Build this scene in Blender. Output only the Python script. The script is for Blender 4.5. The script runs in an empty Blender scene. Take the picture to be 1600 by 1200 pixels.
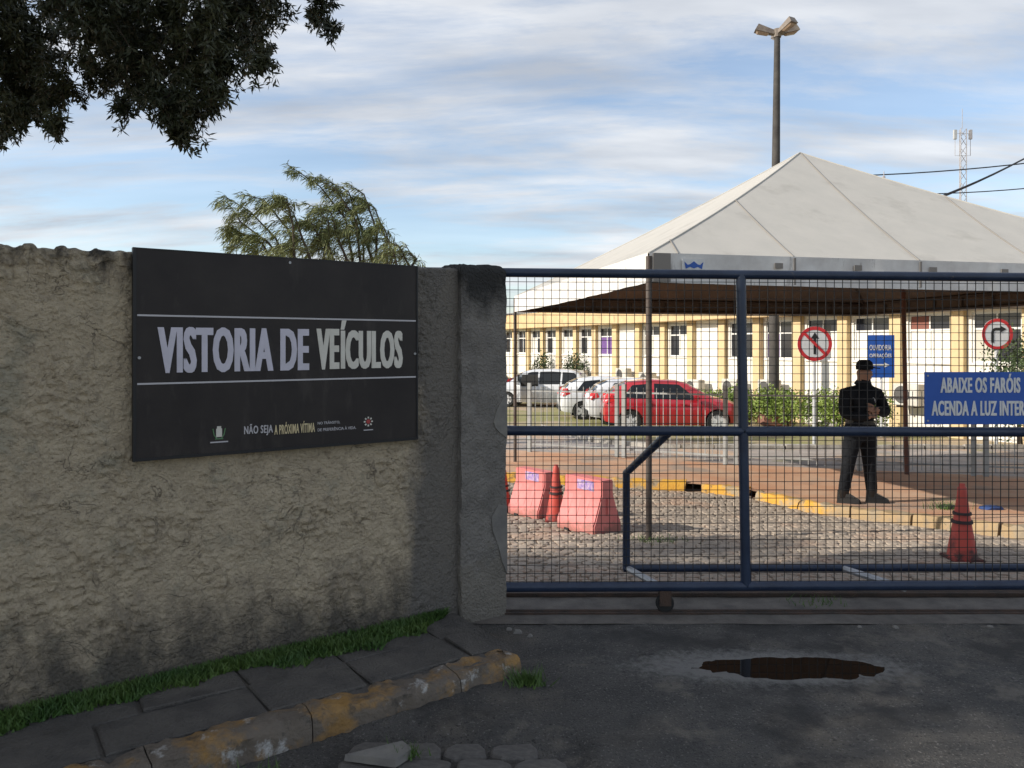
import bpy, bmesh, math, random
import numpy as np
from mathutils import Vector, Matrix
R = math.radians
random.seed(7); rng = np.random.default_rng(11)
S = bpy.context.scene
C = S.collection

# ------------------------------------------------------------------ camera, sky, sun, exposure
CAMH = 1.62
cam = bpy.data.cameras.new('camera'); camo = bpy.data.objects.new('camera', cam); C.objects.link(camo)
camo.location = (0, 0, CAMH); camo.rotation_euler = (R(90), 0, 0)
cam.sensor_width = 36; cam.lens = 27.0; cam.shift_y = -0.0375; cam.clip_end = 2000; cam.clip_start = 0.05
S.camera = camo
SUN_EL = 28.0
sx, sy = -0.975, -0.22
sun_az = math.atan2(sx, sy)
W = bpy.data.worlds.new('World'); S.world = W; W.use_nodes = True
nt = W.node_tree; nt.nodes.clear()
def wn(t, **k):
    n = nt.nodes.new(t)
    for a, b in k.items(): setattr(n, a, b)
    return n
out = wn('ShaderNodeOutputWorld'); bg = wn('ShaderNodeBackground'); bg.inputs[1].default_value = 0.13
sky = wn('ShaderNodeTexSky', sky_type='NISHITA', sun_disc=False)
sky.sun_elevation = R(SUN_EL); sky.sun_rotation = sun_az % (2*math.pi)
sky.air_density = 1.0; sky.dust_density = 0.6; sky.ozone_density = 1.6
tc = wn('ShaderNodeTexCoord'); sep = wn('ShaderNodeSeparateXYZ'); nt.links.new(tc.outputs['Generated'], sep.inputs[0])
mx = wn('ShaderNodeMath', operation='MAXIMUM'); nt.links.new(sep.outputs[2], mx.inputs[0]); mx.inputs[1].default_value = 0.0
ad = wn('ShaderNodeMath', operation='ADD'); nt.links.new(mx.outputs[0], ad.inputs[0]); ad.inputs[1].default_value = 0.16
dx = wn('ShaderNodeMath', operation='DIVIDE'); nt.links.new(sep.outputs[0], dx.inputs[0]); nt.links.new(ad.outputs[0], dx.inputs[1])
dy = wn('ShaderNodeMath', operation='DIVIDE'); nt.links.new(sep.outputs[1], dy.inputs[0]); nt.links.new(ad.outputs[0], dy.inputs[1])
cmb = wn('ShaderNodeCombineXYZ'); nt.links.new(dx.outputs[0], cmb.inputs[0]); nt.links.new(dy.outputs[0], cmb.inputs[1])
mp = wn('ShaderNodeMapping'); mp.inputs['Scale'].default_value = (0.7, 1.9, 1); mp.inputs['Rotation'].default_value = (0, 0, R(14)); mp.inputs['Location'].default_value = (3.4, 1.7, 0)
nt.links.new(cmb.outputs[0], mp.inputs[0])
n1 = wn('ShaderNodeTexNoise'); n1.inputs['Scale'].default_value = 1.0; n1.inputs['Detail'].default_value = 9; n1.inputs['Roughness'].default_value = 0.64; n1.inputs['Distortion'].default_value = 0.35
nt.links.new(mp.outputs[0], n1.inputs['Vector'])
rp = wn('ShaderNodeValToRGB'); rp.color_ramp.elements[0].position = 0.40; rp.color_ramp.elements[0].color = (0.2, 0.2, 0.2, 1)
rp.color_ramp.elements[1].position = 0.58; rp.color_ramp.elements[1].color = (0.9, 0.9, 0.9, 1)
nt.links.new(n1.outputs[0], rp.inputs[0])
n2 = wn('ShaderNodeTexNoise'); n2.inputs['Scale'].default_value = 1.6; n2.inputs['Detail'].default_value = 6
nt.links.new(mp.outputs[0], n2.inputs['Vector'])
crp = wn('ShaderNodeValToRGB'); crp.color_ramp.elements[0].position = 0.35; crp.color_ramp.elements[0].color = (2.6, 2.8, 3.15, 1)
crp.color_ramp.elements[1].position = 0.68; crp.color_ramp.elements[1].color = (4.7, 4.8, 4.95, 1)
nt.links.new(n2.outputs[0], crp.inputs[0])
mixc = wn('ShaderNodeMixRGB'); nt.links.new(rp.outputs[0], mixc.inputs[0]); nt.links.new(sky.outputs[0], mixc.inputs[1]); nt.links.new(crp.outputs[0], mixc.inputs[2])
nt.links.new(mixc.outputs[0], bg.inputs[0]); nt.links.new(bg.outputs[0], out.inputs[0])
sl = bpy.data.lights.new('sun', 'SUN'); sl.energy = 3.7; sl.angle = R(0.53); sl.color = (1.0, 0.93, 0.82)
so = bpy.data.objects.new('sun', sl); C.objects.link(so)
ce = math.cos(R(SUN_EL)); sd = Vector((sx*ce, sy*ce, math.sin(R(SUN_EL)))).normalized()
so.rotation_euler = sd.to_track_quat('Z', 'Y').to_euler(); so.location = sd*30
S.view_settings.view_transform = 'Standard'; S.view_settings.look = 'None'; S.view_settings.gamma = 1
S.view_settings.exposure = 0.6
try: S.view_settings.use_curve_mapping = False
except Exception: pass

# ------------------------------------------------------------------ helpers
def lin(c):
    return tuple(((v/255)/12.92 if v/255 <= 0.04045 else ((v/255+0.055)/1.055)**2.4) for v in c)
MATS = {}
def pm(name, c1, c2=None, scale=4.0, rough=0.8, bump=0.0, bscale=40.0, metal=0.0, lo=0.35, hi=0.65, coat=0, trans=0, spec=0.5, stretch=(1,1,1)):
    m = bpy.data.materials.new(name); m.use_nodes = True; t = m.node_tree; b = t.nodes['Principled BSDF']
    b.inputs['Roughness'].default_value = rough; b.inputs['Metallic'].default_value = metal
    b.inputs['Specular IOR Level'].default_value = spec
    if coat: b.inputs['Coat Weight'].default_value = coat; b.inputs['Coat Roughness'].default_value = 0.05
    if trans: b.inputs['Transmission Weight'].default_value = trans
    b.inputs['Base Color'].default_value = (*c1, 1)
    tcx = t.nodes.new('ShaderNodeTexCoord'); mpn = t.nodes.new('ShaderNodeMapping'); mpn.inputs['Scale'].default_value = stretch
    t.links.new(tcx.outputs['Object'], mpn.inputs[0])
    if c2 is not None:
        n = t.nodes.new('ShaderNodeTexNoise'); n.inputs['Scale'].default_value = scale; n.inputs['Detail'].default_value = 7; n.inputs['Roughness'].default_value = 0.62
        t.links.new(mpn.outputs[0], n.inputs['Vector'])
        r = t.nodes.new('ShaderNodeValToRGB'); r.color_ramp.elements[0].position = lo; r.color_ramp.elements[1].position = hi
        r.color_ramp.elements[0].color = (*c1, 1); r.color_ramp.elements[1].color = (*c2, 1)
        t.links.new(n.outputs[0], r.inputs[0]); t.links.new(r.outputs[0], b.inputs['Base Color'])
    if bump:
        n = t.nodes.new('ShaderNodeTexNoise'); n.inputs['Scale'].default_value = bscale; n.inputs['Detail'].default_value = 5
        t.links.new(mpn.outputs[0], n.inputs['Vector'])
        bp = t.nodes.new('ShaderNodeBump'); bp.inputs['Strength'].default_value = min(bump, 1); bp.inputs['Distance'].default_value = 0.01*max(1, bump)
        t.links.new(n.outputs[0], bp.inputs['Height']); t.links.new(bp.outputs[0], b.inputs['Normal'])
    MATS[name] = m
    return m
def overlay(m, color, scale, lo, hi, stretch=(1,1,1), amount=1.0, zr=None, seed=0.0):
    """mix a stain colour over a material's base colour; zr = (z0, z1) fades the stain in from z0 (none) to z1 (full)"""
    t = m.node_tree; b = t.nodes['Principled BSDF']; inp = b.inputs['Base Color']
    src = inp.links[0].from_socket if inp.links else None
    tcx = t.nodes.new('ShaderNodeTexCoord'); mpn = t.nodes.new('ShaderNodeMapping'); mpn.inputs['Scale'].default_value = stretch; mpn.inputs['Location'].default_value = (seed, seed*.7, seed*.3)
    t.links.new(tcx.outputs['Object'], mpn.inputs[0])
    n = t.nodes.new('ShaderNodeTexNoise'); n.inputs['Scale'].default_value = scale; n.inputs['Detail'].default_value = 8; n.inputs['Roughness'].default_value = 0.65
    t.links.new(mpn.outputs[0], n.inputs['Vector'])
    val = n.outputs[0]
    if zr:
        s = t.nodes.new('ShaderNodeSeparateXYZ'); t.links.new(tcx.outputs['Object'], s.inputs[0])
        mr = t.nodes.new('ShaderNodeMapRange'); mr.inputs[1].default_value = zr[0]; mr.inputs[2].default_value = zr[1]; mr.inputs[3].default_value = -0.35; mr.inputs[4].default_value = 0.35
        t.links.new(s.outputs[zr[2] if len(zr) > 2 else 2], mr.inputs[0])
        a = t.nodes.new('ShaderNodeMath'); a.operation = 'ADD'; t.links.new(val, a.inputs[0]); t.links.new(mr.outputs[0], a.inputs[1]); val = a.outputs[0]
    r = t.nodes.new('ShaderNodeMapRange'); r.inputs[1].default_value = lo; r.inputs[2].default_value = hi; r.inputs[4].default_value = amount
    t.links.new(val, r.inputs[0])
    mxn = t.nodes.new('ShaderNodeMixRGB'); t.links.new(r.outputs[0], mxn.inputs[0])
    if src: t.links.new(src, mxn.inputs[1])
    else: mxn.inputs[1].default_value = inp.default_value
    mxn.inputs[2].default_value = (*color, 1)
    t.links.new(mxn.outputs[0], inp)
    return m
def hsh(ix, iy, seed):
    h = (ix.astype(np.int64)*374761393 + iy.astype(np.int64)*668265263 + seed*1442695041) & 0xffffffff
    h = ((h ^ (h >> 13))*1274126177) & 0xffffffff
    return ((h ^ (h >> 16)) & 0xffff)/65535.0
def vn(x, y, seed=0):
    x = np.asarray(x, float); y = np.asarray(y, float)
    ix = np.floor(x).astype(np.int64); iy = np.floor(y).astype(np.int64); fx = x-ix; fy = y-iy
    fx = fx*fx*(3-2*fx); fy = fy*fy*(3-2*fy)
    a = hsh(ix, iy, seed); b = hsh(ix+1, iy, seed); c = hsh(ix, iy+1, seed); d = hsh(ix+1, iy+1, seed)
    return (a*(1-fx)+b*fx)*(1-fy)+(c*(1-fx)+d*fx)*fy
def fbm(x, y, seed=0, o=4):
    s = 0; a = 0.5
    for k in range(o): s = s+a*vn(x*2**k, y*2**k, seed+k); a *= .5
    return s/(1-.5**o)
class MB:
    def __init__(s): s.v = []; s.f = []; s.m = []
    def add(s, vs, fs, mi=0):
        o = len(s.v); s.v += [tuple(p) for p in vs]; s.f += [tuple(i+o for i in f) for f in fs]; s.m += [mi]*len(fs); return s
    def box(s, x0, x1, y0, y1, z0, z1, mi=0, M=None):
        vs = [(x, y, z) for z in (z0, z1) for y in (y0, y1) for x in (x0, x1)]
        if M is not None: vs = [tuple(M @ Vector(p)) for p in vs]
        return s.add(vs, [(0,2,3,1),(4,5,7,6),(0,1,5,4),(2,6,7,3),(0,4,6,2),(1,3,7,5)], mi)
    def bbox(s, x0, x1, y0, y1, z0, z1, b=0.01, mi=0, M=None):
        bm = bmesh.new(); bmesh.ops.create_cube(bm, size=1)
        for v in bm.verts: v.co = Vector(((x0+x1)/2+v.co.x*(x1-x0), (y0+y1)/2+v.co.y*(y1-y0), (z0+z1)/2+v.co.z*(z1-z0)))
        bmesh.ops.bevel(bm, geom=bm.edges[:], offset=b, segments=2, affect='EDGES')
        bm.verts.index_update(); vs = [tuple(M @ v.co) if M is not None else tuple(v.co) for v in bm.verts]
        s.add(vs, [tuple(v.index for v in f.verts) for f in bm.faces], mi); bm.free(); return s
    def tube(s, pts, rad, n=8, mi=0, cap=True):
        P = [Vector(p) for p in pts]; k = len(P); rs = rad if hasattr(rad, '__len__') else [rad]*k
        rings = []; prev = None
        for i in range(k):
            t = (P[min(i+1, k-1)]-P[max(i-1, 0)]).normalized()
            if prev is None: a = t.orthogonal().normalized()
            else:
                a = prev-t*prev.dot(t)
                a = a.normalized() if a.length > 1e-6 else t.orthogonal().normalized()
            prev = a; b = t.cross(a)
            rings.append([P[i]+(a*math.cos(2*math.pi*j/n)+b*math.sin(2*math.pi*j/n))*rs[i] for j in range(n)])
        vs = [p for r in rings for p in r]
        fs = [(i*n+j, i*n+(j+1) % n, (i+1)*n+(j+1) % n, (i+1)*n+j) for i in range(k-1) for j in range(n)]
        if cap: fs += [tuple(range(n))[::-1], tuple(range((k-1)*n, k*n))]
        return s.add(vs, fs, mi)
    def lathe(s, prof, n=20, mi=0, axis='z', o=(0, 0, 0)):
        vs = []; k = len(prof)
        for r, z in prof:
            for j in range(n):
                c, q = r*math.cos(2*math.pi*j/n), r*math.sin(2*math.pi*j/n)
                p = (c, q, z) if axis == 'z' else ((c, z, q) if axis == 'y' else (z, c, q))
                vs.append((p[0]+o[0], p[1]+o[1], p[2]+o[2]))
        fs = [(i*n+j, i*n+(j+1) % n, (i+1)*n+(j+1) % n, (i+1)*n+j) for i in range(k-1) for j in range(n)]
        fs += [tuple(range(n))[::-1], tuple(range((k-1)*n, k*n))]
        return s.add(vs, fs, mi)
    def mesh(s, name, mats, smooth=None):
        me = bpy.data.meshes.new(name); me.from_pydata(s.v, [], s.f)
        for m in (mats if isinstance(mats, (list, tuple)) else [mats]): me.materials.append(m)
        if any(s.m): me.polygons.foreach_set('material_index', s.m)
        me.update()
        bm = bmesh.new(); bm.from_mesh(me); bmesh.ops.recalc_face_normals(bm, faces=bm.faces); bm.to_mesh(me); bm.free()
        if smooth is not None:
            me.polygons.foreach_set('use_smooth', [True]*len(me.polygons)); me.set_sharp_from_angle(angle=R(smooth))
        return me
    def build(s, name, mats, parent=None, smooth=None):
        return ob(name, s.mesh(name, mats, smooth), parent)
def ob(name, me, parent=None):
    o = bpy.data.objects.new(name, me); C.objects.link(o)
    if parent is not None: o.parent = parent
    return o
def arr_mesh(name, V, F, mat, smooth=False):
    """fast mesh from numpy quads"""
    me = bpy.data.meshes.new(name); V = np.asarray(V, np.float32); F = np.asarray(F, np.int32)
    me.vertices.add(len(V)); me.vertices.foreach_set('co', V.ravel())
    k = F.shape[1]; me.loops.add(F.size); me.loops.foreach_set('vertex_index', F.ravel())
    me.polygons.add(len(F)); me.polygons.foreach_set('loop_start', np.arange(0, F.size, k, dtype=np.int32))
    me.materials.append(mat); me.update(calc_edges=True)
    if smooth: me.polygons.foreach_set('use_smooth', np.ones(len(F), bool))
    me.validate(); return me
def grid_faces(nx, ny):
    i, j = np.meshgrid(np.arange(nx-1), np.arange(ny-1), indexing='ij'); a = (i*ny+j).ravel()
    return np.stack([a, a+ny, a+ny+1, a+1], 1)
def tag(o, label=None, cat=None, group=None, kind=None):
    if label: o['label'] = label
    if cat: o['category'] = cat
    if group: o['group'] = group
    if kind: o['kind'] = kind
    return o
def thing(name, label, cat, loc=(0, 0, 0), rz=0, group=None):
    o = ob(name, None); o.location = loc; o.rotation_euler = (0, 0, rz); return tag(o, label, cat, group)
def struct(o): o['kind'] = 'structure'; return o
GY = [-60, 5.0, 9.6, 13, 20, 23, 27, 34, 900]; GZ = [0, 0, -.46, -.55, -.72, -.8, -.88, -1.0, -1.0]
def gz(y): return float(np.interp(y, GY, GZ))
def px(X, Y, d):  # a place in the world, given its bearing and its distance
    return Vector(((X-800)/1200*d, d, CAMH+(540-Y)/1200*d))
def text_mesh(body, mat, x0, x1, z0, z1, bold=0.0, name='lettering', depth=0.0015, thick=0.0):
    cu = bpy.data.curves.new('t', 'FONT'); cu.body = body; cu.size = 1; cu.offset = bold; cu.extrude = 0.001; cu.resolution_u = 3; cu.space_character = 1.10 if thick else 1.0
    o = bpy.data.objects.new('t', cu); C.objects.link(o)
    dg = bpy.context.evaluated_depsgraph_get(); me = bpy.data.meshes.new_from_object(o.evaluated_get(dg))
    bpy.data.objects.remove(o); bpy.data.curves.remove(cu)
    n = len(me.vertices); co = np.empty(n*3, np.float32); me.vertices.foreach_get('co', co); co = co.reshape(-1, 3)
    a, b = co.min(0), co.max(0)
    X = x0+(co[:, 0]-a[0])/(b[0]-a[0])*(x1-x0); Z = z0+(co[:, 1]-a[1])/(b[1]-a[1])*(z1-z0); Y = -(co[:, 2]-a[2])/(b[2]-a[2])*depth
    me.vertices.foreach_set('co', np.stack([X, Y, Z], 1).astype(np.float32).ravel())
    me.materials.clear(); me.materials.append(mat); me.name = name; me.update()
    if thick:
        bm = bmesh.new()
        for k, q in enumerate((0, -1, 1, -.5, .5)):
            n0 = len(bm.verts); bm.from_mesh(me); bm.verts.ensure_lookup_table()
            for v in bm.verts[n0:]: v.co.x += q*thick; v.co.y -= .00025*k
        bm.to_mesh(me); bm.free()
    return me

# ------------------------------------------------------------------ materials
def puddle_rim(m):   # bare pale aggregate washed clean round the hollow
    t = m.node_tree; b = t.nodes['Principled BSDF']; inp = b.inputs['Base Color']; src = inp.links[0].from_socket
    tcx = t.nodes.new('ShaderNodeTexCoord'); mpn = t.nodes.new('ShaderNodeMapping'); mpn.vector_type = 'TEXTURE'; mpn.inputs['Location'].default_value = (1.30, 3.87, 0); mpn.inputs['Scale'].default_value = (.80, .24, 1); t.links.new(tcx.outputs['Object'], mpn.inputs[0])
    ln = t.nodes.new('ShaderNodeVectorMath'); ln.operation = 'LENGTH'; t.links.new(mpn.outputs[0], ln.inputs[0])
    n = t.nodes.new('ShaderNodeTexNoise'); n.inputs['Scale'].default_value = 22; n.inputs['Detail'].default_value = 8; n.inputs['Roughness'].default_value = .75; t.links.new(tcx.outputs['Object'], n.inputs['Vector'])
    a = t.nodes.new('ShaderNodeMath'); a.operation = 'MULTIPLY_ADD'; a.inputs[1].default_value = 1.5; t.links.new(n.outputs[0], a.inputs[0]); t.links.new(ln.outputs['Value'], a.inputs[2])
    r = t.nodes.new('ShaderNodeMapRange'); r.inputs[1].default_value = 1.75; r.inputs[2].default_value = 1.35; r.inputs[4].default_value = .8; t.links.new(a.outputs[0], r.inputs[0])
    mxn = t.nodes.new('ShaderNodeMixRGB'); t.links.new(r.outputs[0], mxn.inputs[0]); t.links.new(src, mxn.inputs[1]); mxn.inputs[2].default_value = (.25, .24, .225, 1); t.links.new(mxn.outputs[0], inp)
asphalt = pm('asphalt', (.060, .057, .054), (.105, .097, .088), 3.0, .85, 2.0, 120)
overlay(asphalt, (.19, .16, .125), 1.1, .52, .70, amount=.75); overlay(asphalt, (.27, .25, .23), 75, .57, .66, amount=.75); overlay(asphalt, (.018, .017, .016), 60, .56, .64, amount=.85, seed=4); overlay(asphalt, (.030, .028, .027), 1.7, .50, .60, amount=.8, seed=9); overlay(asphalt, (.20, .175, .145), 2.6, .57, .66, amount=.7, seed=12)
puddle_rim(asphalt)
concrete_dk = pm('slab_concrete', (.075, .069, .064), (.135, .122, .108), 6, .9, 1.5, 80); overlay(concrete_dk, (.03, .029, .027), 3, .52, .66, amount=.8)
sill_mat = pm('sill_concrete', (.10, .09, .08), (.17, .15, .13), 7, .9, .8, 110)
dirt = pm('lot_ground', (.40, .29, .20), (.30, .25, .15), .5, .95, .6, 20); overlay(dirt, (.20, .20, .06), .35, .42, .54, amount=.85)
red_dirt = pm('red_dirt', (.46, .23, .125), (.50, .33, .22), 1.2, .95, .8, 40); overlay(red_dirt, (.27, .22, .18), .8, .52, .62, amount=.8)
joint_sand = pm('joint_sand', (.34, .24, .165), (.20, .15, .11), 5, .95, .6, 60)
stone_m = pm('cobble_stone', (.38, .315, .25), (.24, .20, .165), 2.3, .85, .6, 50); overlay(stone_m, (.40, .25, .17), 1.0, .52, .66, amount=.7)
stone_dk = pm('road_cobble', (.15, .138, .127), (.24, .22, .20), 5, .85, 1.2, 60)
lane_m = pm('inner_road', (.36, .31, .27), (.24, .21, .19), 1.5, .9, .8, 40); overlay(lane_m, (.46, .31, .20), .7, .48, .58, amount=.85); overlay(lane_m, (.20, .19, .08), .9, .60, .68, amount=.7, seed=5)
yellow = pm('kerb_yellow_paint', (.62, .34, .04), (.55, .28, .04), 5, .8, .6, 40); overlay(yellow, (.30, .25, .18), 3.5, .50, .60, amount=.9); overlay(yellow, (.09, .075, .06), 5, .56, .66, amount=.9, seed=2); overlay(yellow, (.28, .22, .15), 1.2, .38, .62, amount=.8, zr=(3.3, 4.2, 0))
yellow_old = pm('worn_yellow_paint', (.34, .19, .055), (.25, .15, .06), 9, .85, 1.2, 50); overlay(yellow_old, (.13, .115, .10), 5, .40, .54, amount=.9); overlay(yellow_old, (.50, .49, .47), 8, .58, .66, amount=.85, seed=3); overlay(yellow_old, (.035, .033, .03), 11, .57, .68, amount=.8, seed=6)
kerb_white = pm('old_whitewashed_kerb', (.45, .42, .37), (.25, .22, .19), 5, .9, .5, 40)
plaster = pm('rough_plaster', (.52, .43, .305), (.42, .345, .245), 12, .93, 2.0, 70)
overlay(plaster, (.17, .14, .105), 14, .56, .70, amount=.6)
overlay(plaster, (.25, .245, .19), 4, .56, .66, amount=.5, seed=5)
overlay(plaster, (.028, .026, .025), 5, .50, .72, stretch=(1.8, 1.8, .5), zr=(1.66, 2.22), amount=.92)
def crevices(m, sc, width, color, amount):  # dark crevice lines: partly dirt, partly crevice shade put into the colour
    t = m.node_tree; b = t.nodes['Principled BSDF']; inp = b.inputs['Base Color']; src = inp.links[0].from_socket
    tcx = t.nodes.new('ShaderNodeTexCoord'); n = t.nodes.new('ShaderNodeTexNoise'); n.inputs['Scale'].default_value = sc; n.inputs['Detail'].default_value = 4; n.inputs['Distortion'].default_value = 1.6
    t.links.new(tcx.outputs['Object'], n.inputs['Vector'])
    a = t.nodes.new('ShaderNodeMath'); a.operation = 'SUBTRACT'; a.inputs[1].default_value = .5; t.links.new(n.outputs[0], a.inputs[0])
    c = t.nodes.new('ShaderNodeMath'); c.operation = 'ABSOLUTE'; t.links.new(a.outputs[0], c.inputs[0])
    n2 = t.nodes.new('ShaderNodeTexNoise'); n2.inputs['Scale'].default_value = sc*.8; t.links.new(tcx.outputs['Object'], n2.inputs['Vector'])
    w = t.nodes.new('ShaderNodeMapRange'); w.inputs[1].default_value = .45; w.inputs[2].default_value = .7; w.inputs[3].default_value = .0005; w.inputs[4].default_value = width; t.links.new(n2.outputs[0], w.inputs[0])
    r = t.nodes.new('ShaderNodeMapRange'); r.inputs[1].default_value = 0; t.links.new(w.outputs[0], r.inputs[2]); r.inputs[3].default_value = amount; r.inputs[4].default_value = 0; t.links.new(c.outputs[0], r.inputs[0])
    mxn = t.nodes.new('ShaderNodeMixRGB'); t.links.new(r.outputs[0], mxn.inputs[0]); t.links.new(src, mxn.inputs[1]); mxn.inputs[2].default_value = (*color, 1); t.links.new(mxn.outputs[0], inp)
    nb = b.inputs['Normal']; old = nb.links[0].from_node if nb.links else None
    bp = t.nodes.new('ShaderNodeBump'); bp.invert = True; bp.inputs['Strength'].default_value = .9; bp.inputs['Distance'].default_value = .012; t.links.new(r.outputs[0], bp.inputs['Height'])
    if old: t.links.new(old.outputs[0], bp.inputs['Normal'])
    t.links.new(bp.outputs[0], nb)
crevices(plaster, 4, .012, (.10, .085, .068), .45); overlay(plaster, (.15, .125, .10), 38, .60, .70, amount=.65, seed=8)
overlay(plaster, (.042, .040, .040), 6, .38, .76, stretch=(1.2, 1.2, .6), zr=(.70, .05), seed=2, amount=.85)
overlay(plaster, (.145, .133, .12), 5, .38, .66, stretch=(1, 1, .35), zr=(-.74, -.42, 0), seed=1, amount=.92)
pill_m = pm('dark_render', (.165, .152, .138), (.24, .222, .20), 7, .92, 2.2, 65)
overlay(pill_m, (.03, .029, .028), 5, .42, .68, stretch=(1, 1, .5), zr=(1.5, 2.15)); overlay(pill_m, (.20, .18, .15), 4, .56, .62, zr=(.9, .1), amount=.7)
patch_m = pm('repair_mortar', (.24, .225, .20), (.17, .16, .15), 8, .9, .4, 50)
banner = pm('banner_black', (.022, .018, .018), (.036, .030, .028), 3, .55, .05, 8, spec=.3); overlay(banner, (.085, .073, .066), 3, .54, .80, stretch=(2.5, 1, .8), amount=.7)
bframe = pm('banner_frame', (.008, .008, .010), None, rough=.5)
lilac = pm('print_lilac', (.62, .59, .68), (.55, .53, .60), 12, .5); ivory = pm('print_ivory', (.70, .67, .60), (.62, .59, .52), 12, .5)
gold = pm('print_gold', (.66, .55, .33), None, rough=.5); pgrey = pm('print_grey', (.52, .50, .52), None, rough=.5); pgreen = pm('print_green', (.10, .22, .10), None, rough=.5); pred = pm('print_red', (.40, .05, .05), None, rough=.5)
blue_p = pm('gate_blue_paint', (.013, .024, .055), (.022, .038, .078), 6, .38, .15, 60); overlay(blue_p, (.09, .08, .08), 14, .64, .70, amount=.8)
wire_m = pm('mesh_wire', (.014, .014, .017), (.03, .025, .022), 8, .55, metal=.2)
galv = pm('galvanised_pipe', (.45, .45, .46), (.30, .30, .31), 8, .5, metal=.3)
rust = pm('rusty_steel', (.035, .028, .024), (.075, .045, .032), 9, .85, .5, 80)
rubber = pm('black_rubber', (.012, .012, .012), None, rough=.7)
canvas_m = pm('tent_canvas', (.47, .445, .40), (.43, .41, .37), 2.5, .7, .5, 3, stretch=(1, 1, .4)); overlay(canvas_m, (.30, .28, .245), 1.3, .54, .72, stretch=(1.6, 1.6, .4), amount=.55)
val_m = pm('tent_valance', (.72, .71, .69), (.58, .56, .54), 5, .75, .3, 9); overlay(val_m, (.12, .11, .10), 5, .62, .72, stretch=(2, 2, .6), amount=.6)
seam_m = pm('tent_seam', (.24, .22, .20), None, rough=.8)
post_m = pm('tent_post_steel', (.09, .075, .065), (.06, .035, .025), 5, .6, .3, 40)
post_red = pm('rust_red_post', (.13, .05, .032), (.09, .04, .03), 6, .7, .3, 40)
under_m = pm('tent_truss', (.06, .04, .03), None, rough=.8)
pink = pm('barrier_plastic', (.66, .20, .185), (.58, .16, .15), 5, .55, .2, 20); overlay(pink, (.25, .12, .09), 8, .60, .72, zr=(.3, .0), amount=.7)
cone_m = pm('cone_red', (.50, .065, .045), (.40, .06, .045), 5, .6, .2, 20); overlay(cone_m, (.03, .022, .022), 9, .50, .70, zr=(.4, -.1), amount=.9)
cone_dk = pm('cone_band', (.05, .02, .022), (.02, .018, .018), 8, .7)
sticker = pm('sticker_violet', (.20, .13, .42), (.55, .40, .50), 30, .5)
sign_blue = pm('sign_blue', (.012, .085, .40), (.016, .095, .43), 5, .4); sign_white = pm('sign_white', (.72, .72, .72), (.62, .62, .62), 8, .5); sign_red = pm('sign_red', (.55, .025, .03), None, rough=.45); sign_black = pm('sign_black', (.012, .012, .012), None, rough=.5)
pole_w = pm('painted_pole', (.50, .51, .52), (.38, .38, .38), 5, .6)
fence_m = pm('fence_grey', (.36, .38, .38), (.28, .28, .27), 5, .6)
lamp_m = pm('lamp_pole_concrete', (.075, .068, .06), (.045, .04, .036), 4, .85, .4, 30); lamp_h = pm('lamp_head', (.24, .20, .16), (.15, .12, .10), 6, .6); lamp_glass = pm('lamp_glass', (.35, .25, .18), None, rough=.3)
wall_w = pm('facade_white', (.76, .73, .67), (.68, .64, .57), 1.2, .85, .2, 20); overlay(wall_w, (.40, .33, .25), 1.6, .60, .72, stretch=(1, 1, .35), amount=.7)
pil_y = pm('pilaster_ochre', (.62, .47, .27), (.55, .41, .22), 2.5, .85, .2, 20)
fas_m = pm('fascia_cream', (.64, .47, .26), (.54, .38, .20), 2.0, .85, .4, 12); overlay(fas_m, (.25, .17, .10), 3, .58, .68, stretch=(1, 1, .5), amount=.7)
roof_m = pm('roof_cement', (.25, .22, .19), (.18, .15, .12), 2, .9, .4, 20)
wframe = pm('window_frame_white', (.66, .65, .62), None, rough=.6); glass_d = pm('window_glass', (.020, .022, .028), None, rough=.08); curtain_p = pm('purple_curtain', (.16, .08, .26), (.12, .06, .20), 9, .85); pane_r = pm('brown_panel', (.20, .07, .05), None, rough=.7); louvre_m = pm('louvre_beige', (.50, .46, .38), None, rough=.7)
ac_m = pm('ac_casing', (.62, .59, .53), (.50, .46, .40), 5, .6); ac_d = pm('ac_grille', (.08, .075, .07), None, rough=.7)
leaf_dk = pm('canopy_leaf', (.022, .030, .012), (.045, .050, .018), 2, .55); leaf_cas = pm('casuarina_needle', (.12, .15, .045), (.18, .19, .07), 1.2, .7)
leaf_h = pm('hedge_leaf', (.14, .22, .035), (.24, .29, .06), 1.5, .6); leaf_b = pm('shrub_leaf', (.035, .06, .02), (.07, .10, .03), 2, .6)
grass_m = pm('grass_blade', (.045, .105, .02), (.10, .165, .035), 6, .6); bark = pm('bark', (.07, .05, .035), (.04, .03, .022), 8, .9, .8, 30)
def carpaint(n, c): return pm(n, c, None, rough=.28, coat=1.0)
tyre_m = pm('tyre', (.014, .014, .014), None, rough=.8); rim_m = pm('alloy', (.62, .62, .63), None, rough=.4, metal=.1); cglass = pm('car_glass', (.012, .014, .016), None, rough=.06); tail_m = pm('taillight', (.55, .02, .02), None, rough=.15); head_m = pm('headlight', (.6, .6, .62), None, rough=.1); trim_m = pm('black_trim', (.015, .015, .015), None, rough=.6)
unif = pm('uniform_black', (.006, .007, .009), (.012, .013, .016), 6, .9, 2.5, 14, spec=.2); skin_m = pm('skin', (.27, .145, .095), None, rough=.6); boot_m = pm('boot', (.008, .008, .008), None, rough=.4)
water = pm('puddle_water', (.012, .010, .008), None, rough=.015, spec=1.0)

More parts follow.
